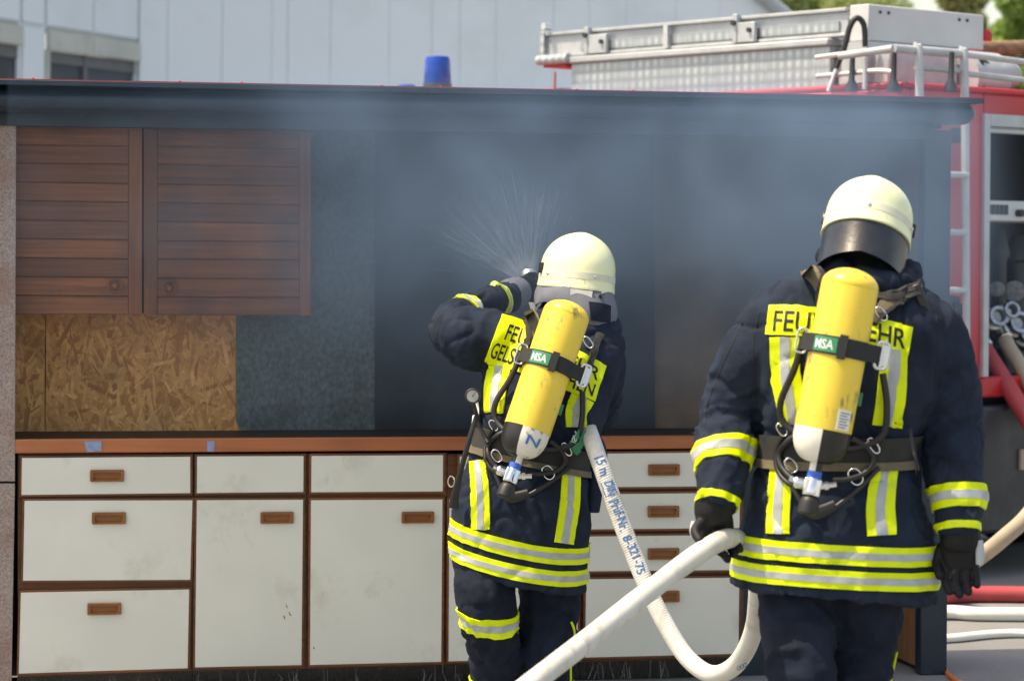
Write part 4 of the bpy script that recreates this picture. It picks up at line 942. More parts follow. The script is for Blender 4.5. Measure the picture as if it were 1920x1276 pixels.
def cloth_fn(limbs, seed, base=0.0045, belt=None, reach=0.13):
    sv = Vector((seed * 3.1, seed * 1.7, seed * 5.3))
    def fn(c, n):
        w = Vector((noise.noise(c * 5 + sv), noise.noise(c * 5 + sv * 2), noise.noise(c * 5 - sv))) * 0.07
        q = c + w
        # broad soft folds, narrow creases and finer slanting wrinkles
        n_ = abs(noise.noise(Vector((q.x * 6 + q.z * 7, q.y * 5, q.z * 6 - q.x * 5)) + sv * 3))
        crease = -base * 1.3 * max(0.0, 1 - n_ * 7) ** 1.5
        d = base * 1.0 * noise.noise(Vector((q.x * 7, q.y * 6, q.z * 3.2)) + sv)
        d += base * 1.25 * (max(ridge(Vector((q.x * 10 + q.z * 5, q.y * 7, q.z * 5 - q.x * 3)) + sv), 0) ** 2 - 0.3)
        d += base * 0.55 * (max(ridge(Vector((q.x * 21 - q.z * 9, q.y * 15, q.z * 11 + q.x * 6)) - sv), 0) ** 2.2 - 0.25) * (0.4 + 0.6 * (noise.noise(c * 4 + sv) > 0))
        d += base * 0.15 * noise.noise(c * 45) + crease
        for L in limbs:
            h, rad, rl, k = L.at(c)
            if rl > reach: continue
            amp = sum(A * math.exp(-((k - b) / w_) ** 2) for b, w_, A in L.b)
            a = math.atan2(rad.y, rad.x)
            cr1 = ridge(Vector((h * 15 + 0.9 * math.sin(a + 1.0 + seed), math.cos(a) * 0.9, math.sin(a) * 0.9)) + sv + Vector((noise.noise(c * 9) * 0.5, 0, 0)))
            d += amp * (max(cr1, 0) ** 1.6 - 0.38)
        if belt:
            for zb_, wid, A in belt:
                g = math.exp(-((c.z - zb_) / wid) ** 2)
                d += A * g * noise.noise(Vector((c.x * 24, c.y * 24, c.z * 3)) + sv)
        return d
    return fn
def garment(name, parts, voxel, smooth, mat, parent, fn=None):
    me = union(parts, voxel, smooth, name)
    if fn: displace(me, fn)
    me.materials.append(mat); me.shade_smooth()
    return link(name, me, parent), bvh_of(me)
def ring_at(path_pt, tangent):
    e1 = (Vector((1, 0, 0)) - tangent * tangent.x).normalized(); return e1, tangent.cross(e1)
def tape(bvh, parent, path, Y0, name='vertical_tape'):
    o = add(name, stripe(bvh, path, 0.0062, 0.008, Y0=Y0, n=40, cols=8), M['lime'], parent, True)
    add('reflective_strip', stripe(bvh, path, 0.0078, 0.004, 0.34, Y0=Y0, n=40, cols=4), M['silver'], o, True)
def band(bvh, parent, c, t, half, tilt=None, name='tape_band', shift=None, reach=None):
    """tape going round a sleeve, leg or skirt"""
    t = t.normalized(); e1, e2 = ring_at(c, t)
    f = lambda h: c + t * h
    o = add(name, ringband(bvh, f, e1, e2, half, 0.0055, 0.008, shift=shift, n=110, cols=7), M['lime'], parent, True)
    add('reflective_strip', ringband(bvh, f, e1, e2, half * 0.36, 0.0072, 0.004, shift=shift, n=110, cols=4), M['silver'], o, True)
    return o

def hand(path_fingers, palm, thumb, cuff):
    parts = [capsule(palm, 18, 20)] + [capsule(f, 12, 14) for f in path_fingers] + [capsule(thumb, 12, 14)]
    if cuff: parts.append(tube(cuff, 18, 12))
    return parts

def boot(x, y, yaw, s=1.0):
    Mx = Matrix.Translation(Vector((x, y, 0))) @ Matrix.Rotation(yaw, 4, 'Z')
    sole = [(Mx @ Vector(p), a, b) for p, a, b in (((0, -0.09, 0.045), 0.04, 0.043), ((0, -0.03, 0.05), 0.043, 0.048), ((0, 0.08, 0.046), 0.05, 0.044), ((0, 0.16, 0.038), 0.048, 0.036), ((0, 0.21, 0.03), 0.035, 0.028))]
    shaft = [(Mx @ Vector(p), a) for p, a in (((0, -0.045, 0.05), 0.05), ((0, -0.04, 0.15), 0.055), ((0, -0.03, 0.30), 0.062))]
    return [capsule(sole, 18, 22), capsule(shaft, 18, 16)]

def helmet(parent, c, pitch, roll, yaw, s, guard, hd=0.122, hp=0.94):
    """c: centre of the dome; local axes x right, y forward, z up"""
    R = Matrix.Translation(c) @ Matrix.Rotation(yaw, 4, 'Z') @ Matrix.Rotation(roll, 4, 'Y') @ Matrix.Rotation(-pitch, 4, 'X') @ Matrix.Scale(s, 4)
    seg = 64; rings = []
    def rad(th):   # plan outline: longer front to back
        return 0.119, 0.146
    prof = [(-0.060, 1.022), (-0.058, 1.030), (-0.053, 1.024), (-0.040, 1.012), (-0.020, 1.003), (0.005, 0.992)]
    for k in range(1, 15):
        t = k / 14 * math.pi / 2; prof.append((0.005 + hd * math.sin(t), 0.992 * math.cos(t) ** hp))
    def ringpts(h, q, grow=0.0):
        out = []
        for i in range(seg):
            t = 2 * math.pi * i / seg; ct, st = math.cos(t), math.sin(t)
            r = q
            hh = h
            if h < 0.0:                       # lower edge: dips at the back, rises at the front, small peak
                hh = h * (1.0 + 0.05 * max(-st, 0) - 0.20 * max(st, 0))
                r = q * (1 + 0.07 * max(st, 0) ** 3 * min(1, -h / 0.06))
            # slight crest along the middle
            crest = 0.0035 * math.exp(-((ct * q * 0.119) / 0.026) ** 2) * sstep(0.03, 0.10, h) 
            out.append(R @ Vector((ct * (0.119 * r + grow), st * (0.146 * r + grow), hh + crest)))
        return out
    for h, q in prof: rings.append(ringpts(h, max(q, 0.004)))
    inner = [ringpts(h, q * 0.955) for h, q in prof[:5]]
    V, f = loft(rings[:])
    V = [p for r in inner[::-1] for p in r] + [p for r in rings for p in r]
    f = grid_faces(len(inner) + len(rings), seg); f.append(tuple(range(len(V) - seg, len(V))))
    he = add('helmet', (V, f), M['helmet'], parent, True)
    # tape round the shell
    bt = []; bl = []
    for i in range(seg + 1):
        for h in (-0.030, -0.019, -0.008):
            t = 2 * math.pi * i / seg
            hh = h; q = 1.0 + 0.3 * max(0, -h - 0.01)
            p = R @ Vector((math.cos(t) * (0.119 * q + 0.0012), math.sin(t) * (0.146 * q + 0.0012), hh)); bt.append(p)
            bl.append(R @ Vector((math.cos(t) * 0.118 * q, math.sin(t) * 0.145 * q, hh)))
    add('helmet_tape', sheet(bt, seg + 1, 3, bl, True), M['helmet_band'], he, True)
    for t in (-math.pi / 2, -math.pi / 2 + 1.35, -math.pi / 2 - 1.35):
        p = R @ Vector((math.cos(t) * 0.1205, math.sin(t) * 0.1475, -0.019)); ax = (p - R @ Vector((0, 0, -0.017))).normalized()
        add('rivet', lathe([(-0.003, 0.005), (0.003, 0.005), (0.005, 0.002)], p, ax, 10), M['alu'], he, True)
    for sx in (-1, 1):
        p = R @ Vector((sx * 0.121, 0.02, 0.0)); b = box((-0.006, -0.011, -0.017), (0.006, 0.011, 0.017), Matrix.Translation(p) @ R.to_3x3().normalized().to_4x4())
        add('clip', b, M['plate'], he, bevel=0.003)
    if guard:
        T_, L_ = [], []; rows = 33
        for i in range(rows):
            t = -math.pi / 2 + (i / (rows - 1) * 2 - 1) * 1.85
            for j in range(9):
                k = j / 8; drop = 0.052 + k * (0.105 + 0.016 * abs(math.cos(t)) - 0.05 * max(math.sin(t), 0))
                q = 1.0 - 0.02 * k + 0.05 * k * k
                x, y = math.cos(t) * 0.115 * q, math.sin(t) * 0.141 * q
                T_.append(R @ Vector((x * 1.012, y * 1.012, -drop))); L_.append(R @ Vector((x * 0.985, y * 0.985, -drop)))
        add('neck_guard', sheet(T_, rows, 9, L_), M['guard'], he, True)
    return he, R

def breathing_set(tr, bvh, Yt, Yb, r, label, quad, loc, mirror_gauge, sticker):
    """tr maps layout pixels to photo pixels; bvh is the jacket it rests on"""
    t = thing('breathing_apparatus', label, 'air cylinder', loc, 'breathing sets')
    top = P(*tr(1600, 503), Yt); neck = P(*tr(1529, 880), Yb); ax = (neck - top).normalized(); Lc = (neck - top).length
    view = (O - (top + neck) / 2).normalized(); vr = (view - ax * view.dot(ax)).normalized(); sd = ax.cross(vr)     # sd: sideways
    prof = []
    for k in range(9):
        a = k / 8 * math.pi / 2; prof.append((r * 0.62 * (1 - math.cos(a)), r * math.sin(a)))
    h_paint = Lc * 0.80
    prof2 = prof + [(r * 0.62 + 0.001, r * 0.994), (r * 0.62 + 0.004, r), (h_paint, r)]
    def shell(profile, a0, a1, seg):
        V = []; n = len(profile)
        for h, rad in profile:
            for k in range(seg + 1):
                a = a0 + (a1 - a0) * k / seg; V.append(top + ax * h + (vr * math.cos(a) + sd * math.sin(a)) * max(rad, 1e-4))
        return V, grid_faces(n, seg + 1, False)
    cyl = add('cylinder', lathe(prof2, top, ax, 48, vr), M['yellow'], t, True)
    lo = [(h_paint + 0.0005, r)]
    for k in range(1, 13):
        a = k / 12 * math.pi / 2
        lo.append((h_paint + 0.012 + (Lc - h_paint - 0.03) * math.sin(a), 0.016 + (r - 0.016) * max(math.cos(a), 0) ** 0.85))
    lo += [(Lc - 0.005, 0.0165), (Lc + 0.02, 0.0165)]
    for k in range(4):
        a0 = quad + k * math.pi / 2
        add('shoulder_quarter', shell(lo, a0, a0 + math.pi / 2, 12), M['cylwhite'] if k % 2 == 0 else M['cylblack'], cyl, True)
    # valve
    vp = top + ax * (Lc + 0.012)
    vb = add('valve', merge(lathe([(0.006, 0.016), (0.012, 0.02), (0.05, 0.022), (0.055, 0.017)], vp, ax, 20, vr), lathe([(0, 0.012), (0.012, 0.016), (0.045, 0.016), (0.05, 0.01)], vp + ax * 0.028 - sd * 0.0, sd, 14, vr),
          box((-0.022, -0.018, 0.0), (0.022, 0.018, 0.045), Matrix.Translation(vp + ax * 0.01) @ Matrix(((sd.x, vr.x, ax.x), (sd.y, vr.y, ax.y), (sd.z, vr.z, ax.z))).to_4x4())), M['chrome'], t, bevel=0.004)
    add('blue_ring', lathe([(-0.008, 0.0185), (0.010, 0.0185)], vp, ax, 20, vr), M['blue_dot'], vb, True)
    add('hand_wheel', lathe([(0.055, 0.014), (0.06, 0.021), (0.07, 0.025), (0.098, 0.027), (0.104, 0.02), (0.105, 0.0)], vp, ax, 12, vr), M['rubber'], vb, True)
    for s in (-1, 1):
        n_ = lathe([(0.015, 0.009), (0.03, 0.009), (0.031, 0.012), (0.042, 0.012), (0.043, 0.008), (0.062, 0.008)], vp + ax * 0.034, sd * s + ax * (-0.2 if s > 0 else -0.35), 6, vr)
        add('hose_nut', n_, M['chrome'], vb)
    # strap round the cylinder with its loop, buckle and label
    hs = Lc * 0.395; hw = 0.024
    T_, L_ = [], []
    sc_ = top + ax * hs
    for i in range(61):
        a = 2 * math.pi * i / 60; dvec = vr * math.cos(a) + sd * math.sin(a)
        for j in range(3):
            hh = (j - 1) * hw; T_.append(sc_ + ax * hh + dvec * (r + 0.0045)); L_.append(sc_ + ax * hh + dvec * (r + 0.001))
    st = add('cylinder_strap', sheet(T_, 61, 3, L_, True), M['web'], t, True)
    # straight ends of the strap leaving sideways to the frame
    def slab(a, b, w, th, mat, name, parent, up=ax, bevel=0.001):
        d = (b - a); l = d.length; d.normalize(); n = d.cross(up).normalized(); u2 = n.cross(d)
        Mx = Matrix(((d.x, u2.x, n.x, a.x), (d.y, u2.y, n.y, a.y), (d.z, u2.z, n.z, a.z), (0, 0, 0, 1)))
        return add(name, box((0, -w, -th), (l, w, th), Mx), mat, parent, bevel=bevel)
    sgn = 1 if sd.x > 0 else -1
    rs = sd * sgn                                                 # points right in the picture
    slab(sc_ + rs * (r * 0.75) + vr * (r * 0.62), sc_ + rs * (r * 1.45) + vr * (r * 0.2), hw * 0.93, 0.002, M['web'], 'strap_end', st)
    slab(sc_ - rs * (r * 0.72) + vr * (r * 0.66), sc_ - rs * (r * 1.30) + vr * (r * 0.25), hw * 0.93, 0.002, M['web'], 'strap_end', st)
    bc = sc_ + rs * (r * 1.52) + vr * (r * 0.22)
    def loopw(c, e, f, a, b, rad, n=4.0):
        pts = []
        for k in range(29):
            q = 2 * math.pi * k / 28; x = math.copysign(abs(math.cos(q)) ** (2 / n), math.cos(q)); y = math.copysign(abs(math.sin(q)) ** (2 / n), math.sin(q)); pts.append((c + e * x * a + f * y * b, rad))
        return tube(pts, 8)
    add('buckle', merge(loopw(bc, rs, ax, 0.016, 0.034, 0.0045), tube([(bc - ax * 0.03, 0.005), (bc + ax * 0.03, 0.005)], 8)), M['alu'], st, True)
    slab(bc - ax * 0.026 + rs * 0.009, bc + ax * 0.026 + rs * 0.009, 0.006, 0.004, M['alu'], 'buckle_plate', st, up=rs)
    add('wire_loop', loopw(sc_ - rs * (r * 1.28) + vr * (r * 0.30), rs, ax, 0.014, 0.031, 0.0025), M['chrome'], st, True)
    slab(sc_ + rs * 0.010 + vr * (r + 0.005) - ax * 0.031, sc_ + rs * 0.010 + vr * (r + 0.005) + ax * 0.031, 0.011, 0.003, M['web'], 'strap_keeper', st, up=rs)
    # green label with its lettering on the strap
    def on_strap(ang, hh, lift): dv = vr * math.cos(ang) - rs * math.sin(ang); return sc_ + ax * hh + dv * (r + 0.0045 + lift)
    def label_grid(a0, a1, h0, h1, lift):
        Tt = [on_strap(a0 + (a1 - a0) * i / 8, h0 + (h1 - h0) * j, lift) for i in range(9) for j in range(2)]
        Ll = [on_strap(a0 + (a1 - a0) * i / 8, h0 + (h1 - h0) * j, lift - 0.001) for i in range(9) for j in range(2)]
        return sheet(Tt, 9, 2, Ll)
    gl = add('green_label', label_grid(0.92, 0.05, -0.0195, 0.0185, 0.001), M['green'], st, True)
    uv, Fc, _ = text_mesh('MSA', 0.02)
    add('lettering', ([on_strap(0.84 - 0.68 * x, 0.0125 - 0.025 * y, 0.0016) for x, y in uv], Fc), M['whiteprint'], gl)
    if sticker:
        def on_cyl(ang, hh, lift): dv = vr * math.cos(ang) - rs * math.sin(ang); return top + ax * hh + dv * (r + lift)
        def cgrid(a0, a1, h0, h1, lift):
            Tt = [on_cyl(a0 + (a1 - a0) * i / 6, h0 + (h1 - h0) * j, lift) for i in range(7) for j in range(2)]
            Ll = [on_cyl(a0 + (a1 - a0) * i / 6, h0 + (h1 - h0) * j, lift - 0.001) for i in range(7) for j in range(2)]
            return sheet(Tt, 7, 2, Ll)
        pl_ = add('paper_label', cgrid(-0.42, -0.98, Lc * 0.69, Lc * 0.79, 0.0012), M['paper'], cyl, True)
        add('printed_lines', merge(*[cgrid(-0.50, -0.90 + 0.1 * (k % 2), Lc * (0.705 + 0.014 * k), Lc * (0.708 + 0.014 * k), 0.0024) for k in range(6)]), M['ink'], pl_)
    else:
        uv, Fc, _ = text_mesh('N', 0.01)
        V = []
        for x, y in uv:
            ang = -0.10 - 0.62 * x; hh = h_paint + 0.052 - 0.03 * y
            fr = min(1, (hh - h_paint - 0.012) / (Lc - h_paint - 0.03)); rad = 0.016 + (r - 0.016) * max(math.cos(math.asin(max(0, fr))), 0) ** 0.85
            V.append(top + ax * hh + (vr * math.cos(ang) - rs * math.sin(ang)) * (rad + 0.003))
        add('mark', (V, Fc), M['blueink'], cyl)
    # back plate and side frames
    def nb(u, v, off, Y0=Yb): return near(bvh, *tr(u, v), off, Y0)
    bpv = []
    mid = [(1600, 540, 20), (1578, 640, 30), (1560, 760, 32), (1548, 850, 26)]
    for u, v, w in mid: bpv.append((nb(u, v, 0.012), w * Yb / F, 0.010))
    add('back_plate', tube(bpv, 16, 16), M['plate'], t, True)
    def strap_tube(pts, ra, rb_, mat, name, off=0.012, parent=t, n=24):
        return add(name, tube([(nb(u, v, off), ra, rb_) for u, v in pts], 10, n, Vector((0, 1, 0))), mat, parent, True)
    strap_tube([(1506, 634), (1490, 690), (1464, 752), (1468, 790), (1500, 815), (1540, 825)], 0.009, 0.006, M['plate'], 'side_frame', 0.028)
    strap_tube([(1655, 700), (1663, 760), (1655, 815), (1610, 838), (1560, 842)], 0.009, 0.006, M['plate'], 'side_frame', 0.028)
    strap_tube([(1462, 862), (1482, 905), (1508, 948), (1530, 962)], 0.007, 0.005, M['plate'], 'bracket_arm', 0.02)
    strap_tube([(1648, 876), (1610, 915), (1570, 948), (1540, 962)], 0.007, 0.005, M['plate'], 'bracket_arm', 0.02)
    c_ = nb(1534, 957, 0.022)
    add('foot_plate', tube([(nb(1502, 945, 0.024), 0.014, 0.008), (nb(1530, 960, 0.026), 0.018, 0.009), (nb(1566, 946, 0.024), 0.014, 0.008)], 12, 10), M['plate'], t, True)
    strap_tube([(1610, 735), (1606, 760)], 0.012, 0.004, M['green'], 'green_tab', 0.016, n=6)
    # hoses
    strap_tube([(1512, 903), (1486, 897), (1464, 872), (1462, 848), (1478, 826), (1500, 812)], 0.0085, 0.0085, M['rubber'], 'pressure_hose', 0.03, n=40)
    strap_tube([(1505, 912), (1478, 905), (1458, 880), (1456, 845), (1470, 815)], 0.007, 0.007, M['rubber'], 'pressure_hose', 0.022, n=40)
    strap_tube([(1562, 900), (1590, 898), (1622, 886), (1638, 862), (1625, 838), (1598, 822)], 0.0075, 0.0075, M['rubber'], 'pressure_hose', 0.03, n=40)
    for (u, v, a, b) in ((1483, 872, 0.013, 0.02), (1604, 893, 0.016, 0.022), (1638, 835, 0.010, 0.022), (1466, 805, 0.010, 0.018)):
        c0 = nb(u, v, 0.03); e = Vector((math.cos(0.6), 0, math.sin(0.6))); f_ = Vector((-math.sin(0.6), 0, math.cos(0.6)))
        add('steel_ring', loopw(c0, e, f_, a, b, 0.0022, 2.4), M['chrome'], t, True)
    c0 = nb(1652, 588, 0.02); add('steel_ring', loopw(c0, Vector((0.8, 0, 0.6)), Vector((-0.6, 0, 0.8)), 0.010, 0.02, 0.0025, 2.6), M['chrome'], t, True)
    return t, nb, strap_tube, dict(top=top, ax=ax, vr=vr, rs=rs, r=r)

def pad(bvh, parent, path, mat, Y0, name, off=0.014, th=0.016):
    return add(name, stripe(bvh, path, off, th, Y0=Y0, n=30), mat, parent, True)

# ---------------------------------------- person standing at the right
gR = P(1560, 465, 7.12); gR.z = 0
pR = thing('person', 'standing firefighter in dark jacket at the right, holding the white hose at his side', 'person', gR, 'firefighters')
sleeve_RL = arm([(1450, 598, 7.1, 0.082), (1406, 672, 7.1, 0.088), (1372, 770, 7.12, 0.080), (1357, 830, 7.08, 0.078), (1352, 885, 7.02, 0.072), (1345, 935, 6.98, 0.060), (1342, 952, 6.97, 0.054)])
sleeve_RR = arm([(1740, 604, 7.1, 0.088), (1769, 682, 7.1, 0.088), (1780, 790, 7.12, 0.086), (1784, 860, 7.08, 0.079), (1795, 930, 7.02, 0.070), (1800, 980, 6.99, 0.060), (1801, 1004, 6.98, 0.054)])
rowsR = [(482, 1578, 1690, .080, 7.17, 4), (502, 1548, 1702, .100, 7.15, 5), (522, 1514, 1722, .122, 7.13, 8), (545, 1450, 1762, .140, 7.12, 8), (575, 1408, 1786, .155, 7.11, 5), (612, 1400, 1790, .165, 7.1, 0),
         (690, 1408, 1775, .175, 7.1, 0), (760, 1416, 1748, .175, 7.1, 0), (815, 1424, 1718, .160, 7.1, 0), (842, 1427, 1706, .152, 7.1, 0), (868, 1424, 1706, .153, 7.1, 0), (910, 1412, 1720, .168, 7.1, 4),
         (960, 1399, 1737, .178, 7.1, 8), (1010, 1385, 1752, .186, 7.1, 10), (1060, 1377, 1757, .190, 7.1, 12), (1105, 1370, 1754, .192, 7.1, 13), (1110, 1371, 1753, .188, 7.1, 13)]
collar = []
for k in range(25):
    a = 2 * math.pi * k / 24; c0 = P(1632, 508, 7.13)
    collar.append((c0 + Vector((0.112 * math.cos(a), 0.12 * math.sin(a), 0.030 * math.sin(a) - 0.02 * math.cos(a))), 0.034 + 0.008 * math.sin(3 * a), 0.036))
LR = [Limb(sleeve_RL, [(0.42, 0.22, 0.0125), (0.85, 0.14, 0.008)]), Limb(sleeve_RR, [(0.42, 0.22, 0.0125), (0.85, 0.14, 0.008)])]
zbR = P(1565, 850, 7.1).z
jR, bR = garment('jacket', [torso_rings(rowsR), tube(sleeve_RL, 28, 40), tube(sleeve_RR, 28, 40), tube(collar, 16)], 0.0070, 4, M['navy'], pR,
                 cloth_fn(LR, 1.0, 0.0055, [(zbR + 0.07, 0.07, 0.007), (zbR - 0.10, 0.08, 0.005), (zbR + 0.34, 0.09, 0.005)]))
# skirt bands
xR = P(1565, 1030, 7.1).x
for vl, vr_, half in ((1015, 1035, 18.0), (1060, 1080, 17.2)):
    zl = P(1385, vl, 7.1).z; zr_ = P(1752, vr_, 7.1).z; k = (zr_ - zl) / ((1752 - 1385) * 7.1 / F); c0 = Vector((xR, 7.1, (zl + zr_) / 2))
    band(bR, pR, c0, Vector((0, 0, 1)), half * 6.95 / F, name='hem_band', shift=lambda x, k=k: (x - xR) * k)
for path in ([(1472, 632, 27), (1474, 700, 27), (1482, 750, 26), (1488, 795, 24)], [(1678, 655, 25), (1671, 730, 26), (1662, 798, 27)], [(1467, 870, 20), (1462, 930, 21), (1459, 1000, 21)], [(1660, 878, 22), (1650, 945, 26), (1653, 1003, 27)]):
    tape(bR, pR, path, 6.95)
topR = [(1444, 573), (1500, 574), (1560, 581), (1620, 592), (1662, 601), (1709, 613)]; botR = [(1438, 627), (1494, 629), (1555, 634), (1615, 643), (1660, 652), (1702, 662)]
def patch(bvh, top, bot, n, m, off, th, Y0):
    T_, L_ = [], []; last = Y0
    for i in range(n):
        a = poly_at(top, i / (n - 1)); b = poly_at(bot, i / (n - 1))
        for j in range(m):
            k = j / (m - 1); u, v = a[0] + (b[0] - a[0]) * k, a[1] + (b[1] - a[1]) * k; h = hit(bvh, u, v)
            if h and abs(h[0].y - last) < 0.25: q, nr = h; last = q.y
            else: q, nr = P(u, v, last), -ray(u, v)
            T_.append(q + nr * off); L_.append(q + nr * (off - th))
    return sheet(T_, n, m, L_)
def shrink(pl, k0, k1, other, f):
    return [(a[0] + (b[0] - a[0]) * f, a[1] + (b[1] - a[1]) * f) for a, b in zip(pl, other)]
bp_ = add('name_patch', patch(bR, topR, botR, 60, 12, 0.007, 0.008, 6.95), M['lime'], pR, True)
def inset(top, bot, fx0, fx1, ft, fb):
    n = 9; T_, B_ = [], []
    for i in range(n):
        x = i / (n - 1); x = fx0 + (fx1 - fx0) * (x - 0.03 * math.sin(math.pi * x)); a = poly_at(top, x); b = poly_at(bot, x)
        T_.append((a[0] + (b[0] - a[0]) * ft, a[1] + (b[1] - a[1]) * ft)); B_.append((a[0] + (b[0] - a[0]) * fb, a[1] + (b[1] - a[1]) * fb))
    return T_, B_
tp, bt_ = inset(topR, botR, 0.035, 0.97, 0.16, 0.88)
add('lettering', text_on(bvh_of(bp_.data), 'FEUERWEHR', tp, bt_, 0.0014, 0.012, 6.95), M['ink'], bp_)
def seam(bvh, parent, pts, Y0, r=0.0016):
    return add('seam', tube([(near(bvh, u, v, 0.0, Y0), r) for u, v in [poly_at(pts, k / 60) for k in range(61)]], 6), M['ink'], parent, True)
seam(bR, pR, [(1392, 605), (1366, 660), (1340, 720), (1322, 770), (1320, 800)], 7.0)
seam(bR, pR, [(1425, 585), (1412, 640), (1412, 700), (1420, 770)], 7.0)
seam(bR, pR, [(1800, 690), (1815, 760), (1822, 820)], 7.0)
seam(bR, pR, [(1755, 590), (1762, 650), (1752, 720)], 7.0)
# sleeve bands and cuff tabs
def along(path, k):
    pts = crom([tuple(a[0]) for a in path], 60); i = min(int(k * 59), 58); return Vector(pts[i]), (Vector(pts[i + 1]) - Vector(pts[max(i - 1, 0)])).normalized()
def k_at_v(path, v):
    best = min(range(101), key=lambda i: abs(pix_v(along(path, i / 100)[0]) - v)); return best / 100
def pix_v(p): 
    d = p - O; return CV - (-d.x * sr + d.z * cr) / p.y * F
def pix_u(p):
    d = p - O; return CU + (d.x * cr + d.z * sr) / p.y * F
c0, t0 = along(sleeve_RL, k_at_v(sleeve_RL, 862)); band(bR, pR, c0, t0 + Vector((0.18, 0.10, 0)), 0.031, name='sleeve_band')
c0, t0 = along(sleeve_RR, k_at_v(sleeve_RR, 935)); band(bR, pR, c0, t0 + Vector((0.0, 0.22, 0)), 0.031, name='sleeve_band')
for path, v in ((sleeve_RL, 940), (sleeve_RR, 990)):
    c0, t0 = along(path, k_at_v(path, v)); e1, e2 = ring_at(c0, t0.normalized())
    add('cuff_tab', ringband(bR, lambda h, c0=c0, t0=t0: c0 + t0 * h, e1, e2, 0.0095, 0.004, 0.006), M['lime'], pR, True)
# trousers, boots, body
legs_R = [arm([(1492, 1030, 7.12, .125), (1494, 1120, 7.08, .108), (1497, 1200, 7.04, .098), (1503, 1280, 7.02, .090), (1506, 1400, 7.10, .080), (1507, 1500, 7.13, .078), (1507, 1548, 7.13, .080)]),
          arm([(1612, 1030, 7.12, .125), (1618, 1120, 7.12, .112), (1614, 1200, 7.14, .098), (1606, 1280, 7.16, .090), (1600, 1400, 7.24, .080), (1598, 1490, 7.28, .078), (1597, 1535, 7.28, .080)])]
LL = [Limb(q, [(0.42, 0.25, 0.013), (0.9, 0.12, 0.010)]) for q in legs_R]
tR, btR = garment('trousers', [tube(legs_R[0], 26, 40), tube(legs_R[1], 26, 40), tube(arm([(1555, 900, 7.1, .16, .13), (1555, 1000, 7.1, .17, .14), (1555, 1075, 7.1, .16, .135)]), 26, 12)], 0.010, 4, M['navy2'], pR, cloth_fn(LL, 2.0, 0.005, None, 0.14))
add('piping', tube([(near(btR, u, v, 0.001, 7.15), 0.004) for u, v in ((1681, 1222), (1676, 1245), (1670, 1276), (1665, 1300))], 8, 14), M['lime'], pR, True)
for q, yw in ((legs_R[0], 0.15), (legs_R[1], -0.1)):
    e = Vector(q[-1][0]); me = union(boot(e.x, e.y, yw), 0.009, 4, 'boot'); me.materials.append(M['boot']); link('boot', me, pR)
def body(hc, neck, torso_pts, limbs, parent):
    """knit hood, neck and underlayer: one continuous figure inside the clothes"""
    head = capsule([(hc + Vector((0, 0.0, -0.09)), 0.055, 0.065), (hc + Vector((0, 0.0, -0.03)), 0.072, 0.088), (hc + Vector((0, 0, 0.04)), 0.074, 0.092), (hc + Vector((0, 0, 0.075)), 0.055, 0.07)], 20, 14)
    nose = capsule([(hc + Vector((0, 0.085, 0.0)), 0.01), (hc + Vector((0, 0.108, -0.025)), 0.014)], 10, 8)
    ears = [capsule([(hc + Vector((s * 0.074, 0, 0.01)), 0.012, 0.02), (hc + Vector((s * 0.074, 0, -0.03)), 0.010, 0.016)], 10, 8) for s in (-1, 1)]
    parts = [head, nose] + ears + [capsule(neck, 18, 10), capsule(torso_pts, 20, 20)] + [capsule([(p[0], p[1] * 0.55) for p in l], 14, 20) for l in limbs]
    me = union(parts, 0.011, 3, 'body'); me.materials.append(M['skin']); me.shade_smooth()
    return link('body', me, parent)
hcR = P(1634, 435, 7.17)
body(hcR, [(hcR + Vector((0, 0, -0.06)), 0.07), (P(1625, 500, 7.14), 0.085), (P(1610, 560, 7.12), 0.09)], [(P(1590, 570, 7.12), .15, .09), (P(1580, 700, 7.1), .15, .10), (P(1565, 850, 7.1), .13, .09), (P(1558, 1000, 7.1), .14, .09)],
     [sleeve_RL, sleeve_RR, legs_R[0], legs_R[1]], pR)
heR, _ = helmet(pR, P(1629, 415, 7.16), math.radians(25), math.radians(8), math.radians(-10), 0.99, True, 0.106, 0.86)
add('hood_collar', tube([(P(1634, 470, 7.16), 0.088, 0.10), (P(1632, 490, 7.15), 0.096, 0.108), (P(1628, 515, 7.13), 0.105, 0.115)], 28, 12), M['skin'], pR, True)
# gloves
wl_ = P(1341, 950, 6.97)
gl_parts = hand([[(P(1322, 1000, 6.99), .0115), (P(1335, 1022, 6.98), .0115), (P(1355, 1038, 6.94), .0105)],
                 [(P(1338, 1002, 7.0), .0115), (P(1348, 1026, 6.99), .0115), (P(1364, 1048, 6.95), .0105)],
                 [(P(1354, 1002, 7.0), .0115), (P(1366, 1022, 7.0), .0110), (P(1378, 1040, 6.96), .0100)],
                 [(P(1368, 996, 7.0), .0105), (P(1380, 1012, 7.0), .0100), (P(1388, 1030, 6.97), .0095)]],
                [(P(1340, 952, 6.98), .040, .032), (P(1342, 975, 6.99), .046, .030), (P(1346, 1000, 7.0), .044, .022)],
                [(P(1318, 975, 6.96), .016), (P(1304, 995, 6.93), .014), (P(1312, 1012, 6.90), .012)],
                [(P(1341, 932, 6.98), .050, .050), (P(1340, 945, 6.98), .053, .051), (P(1339, 962, 6.975), .052, .045), (P(1341, 975, 6.98), .045, .035)])
garment('glove', gl_parts, 0.0030, 2, M['glove'], pR)
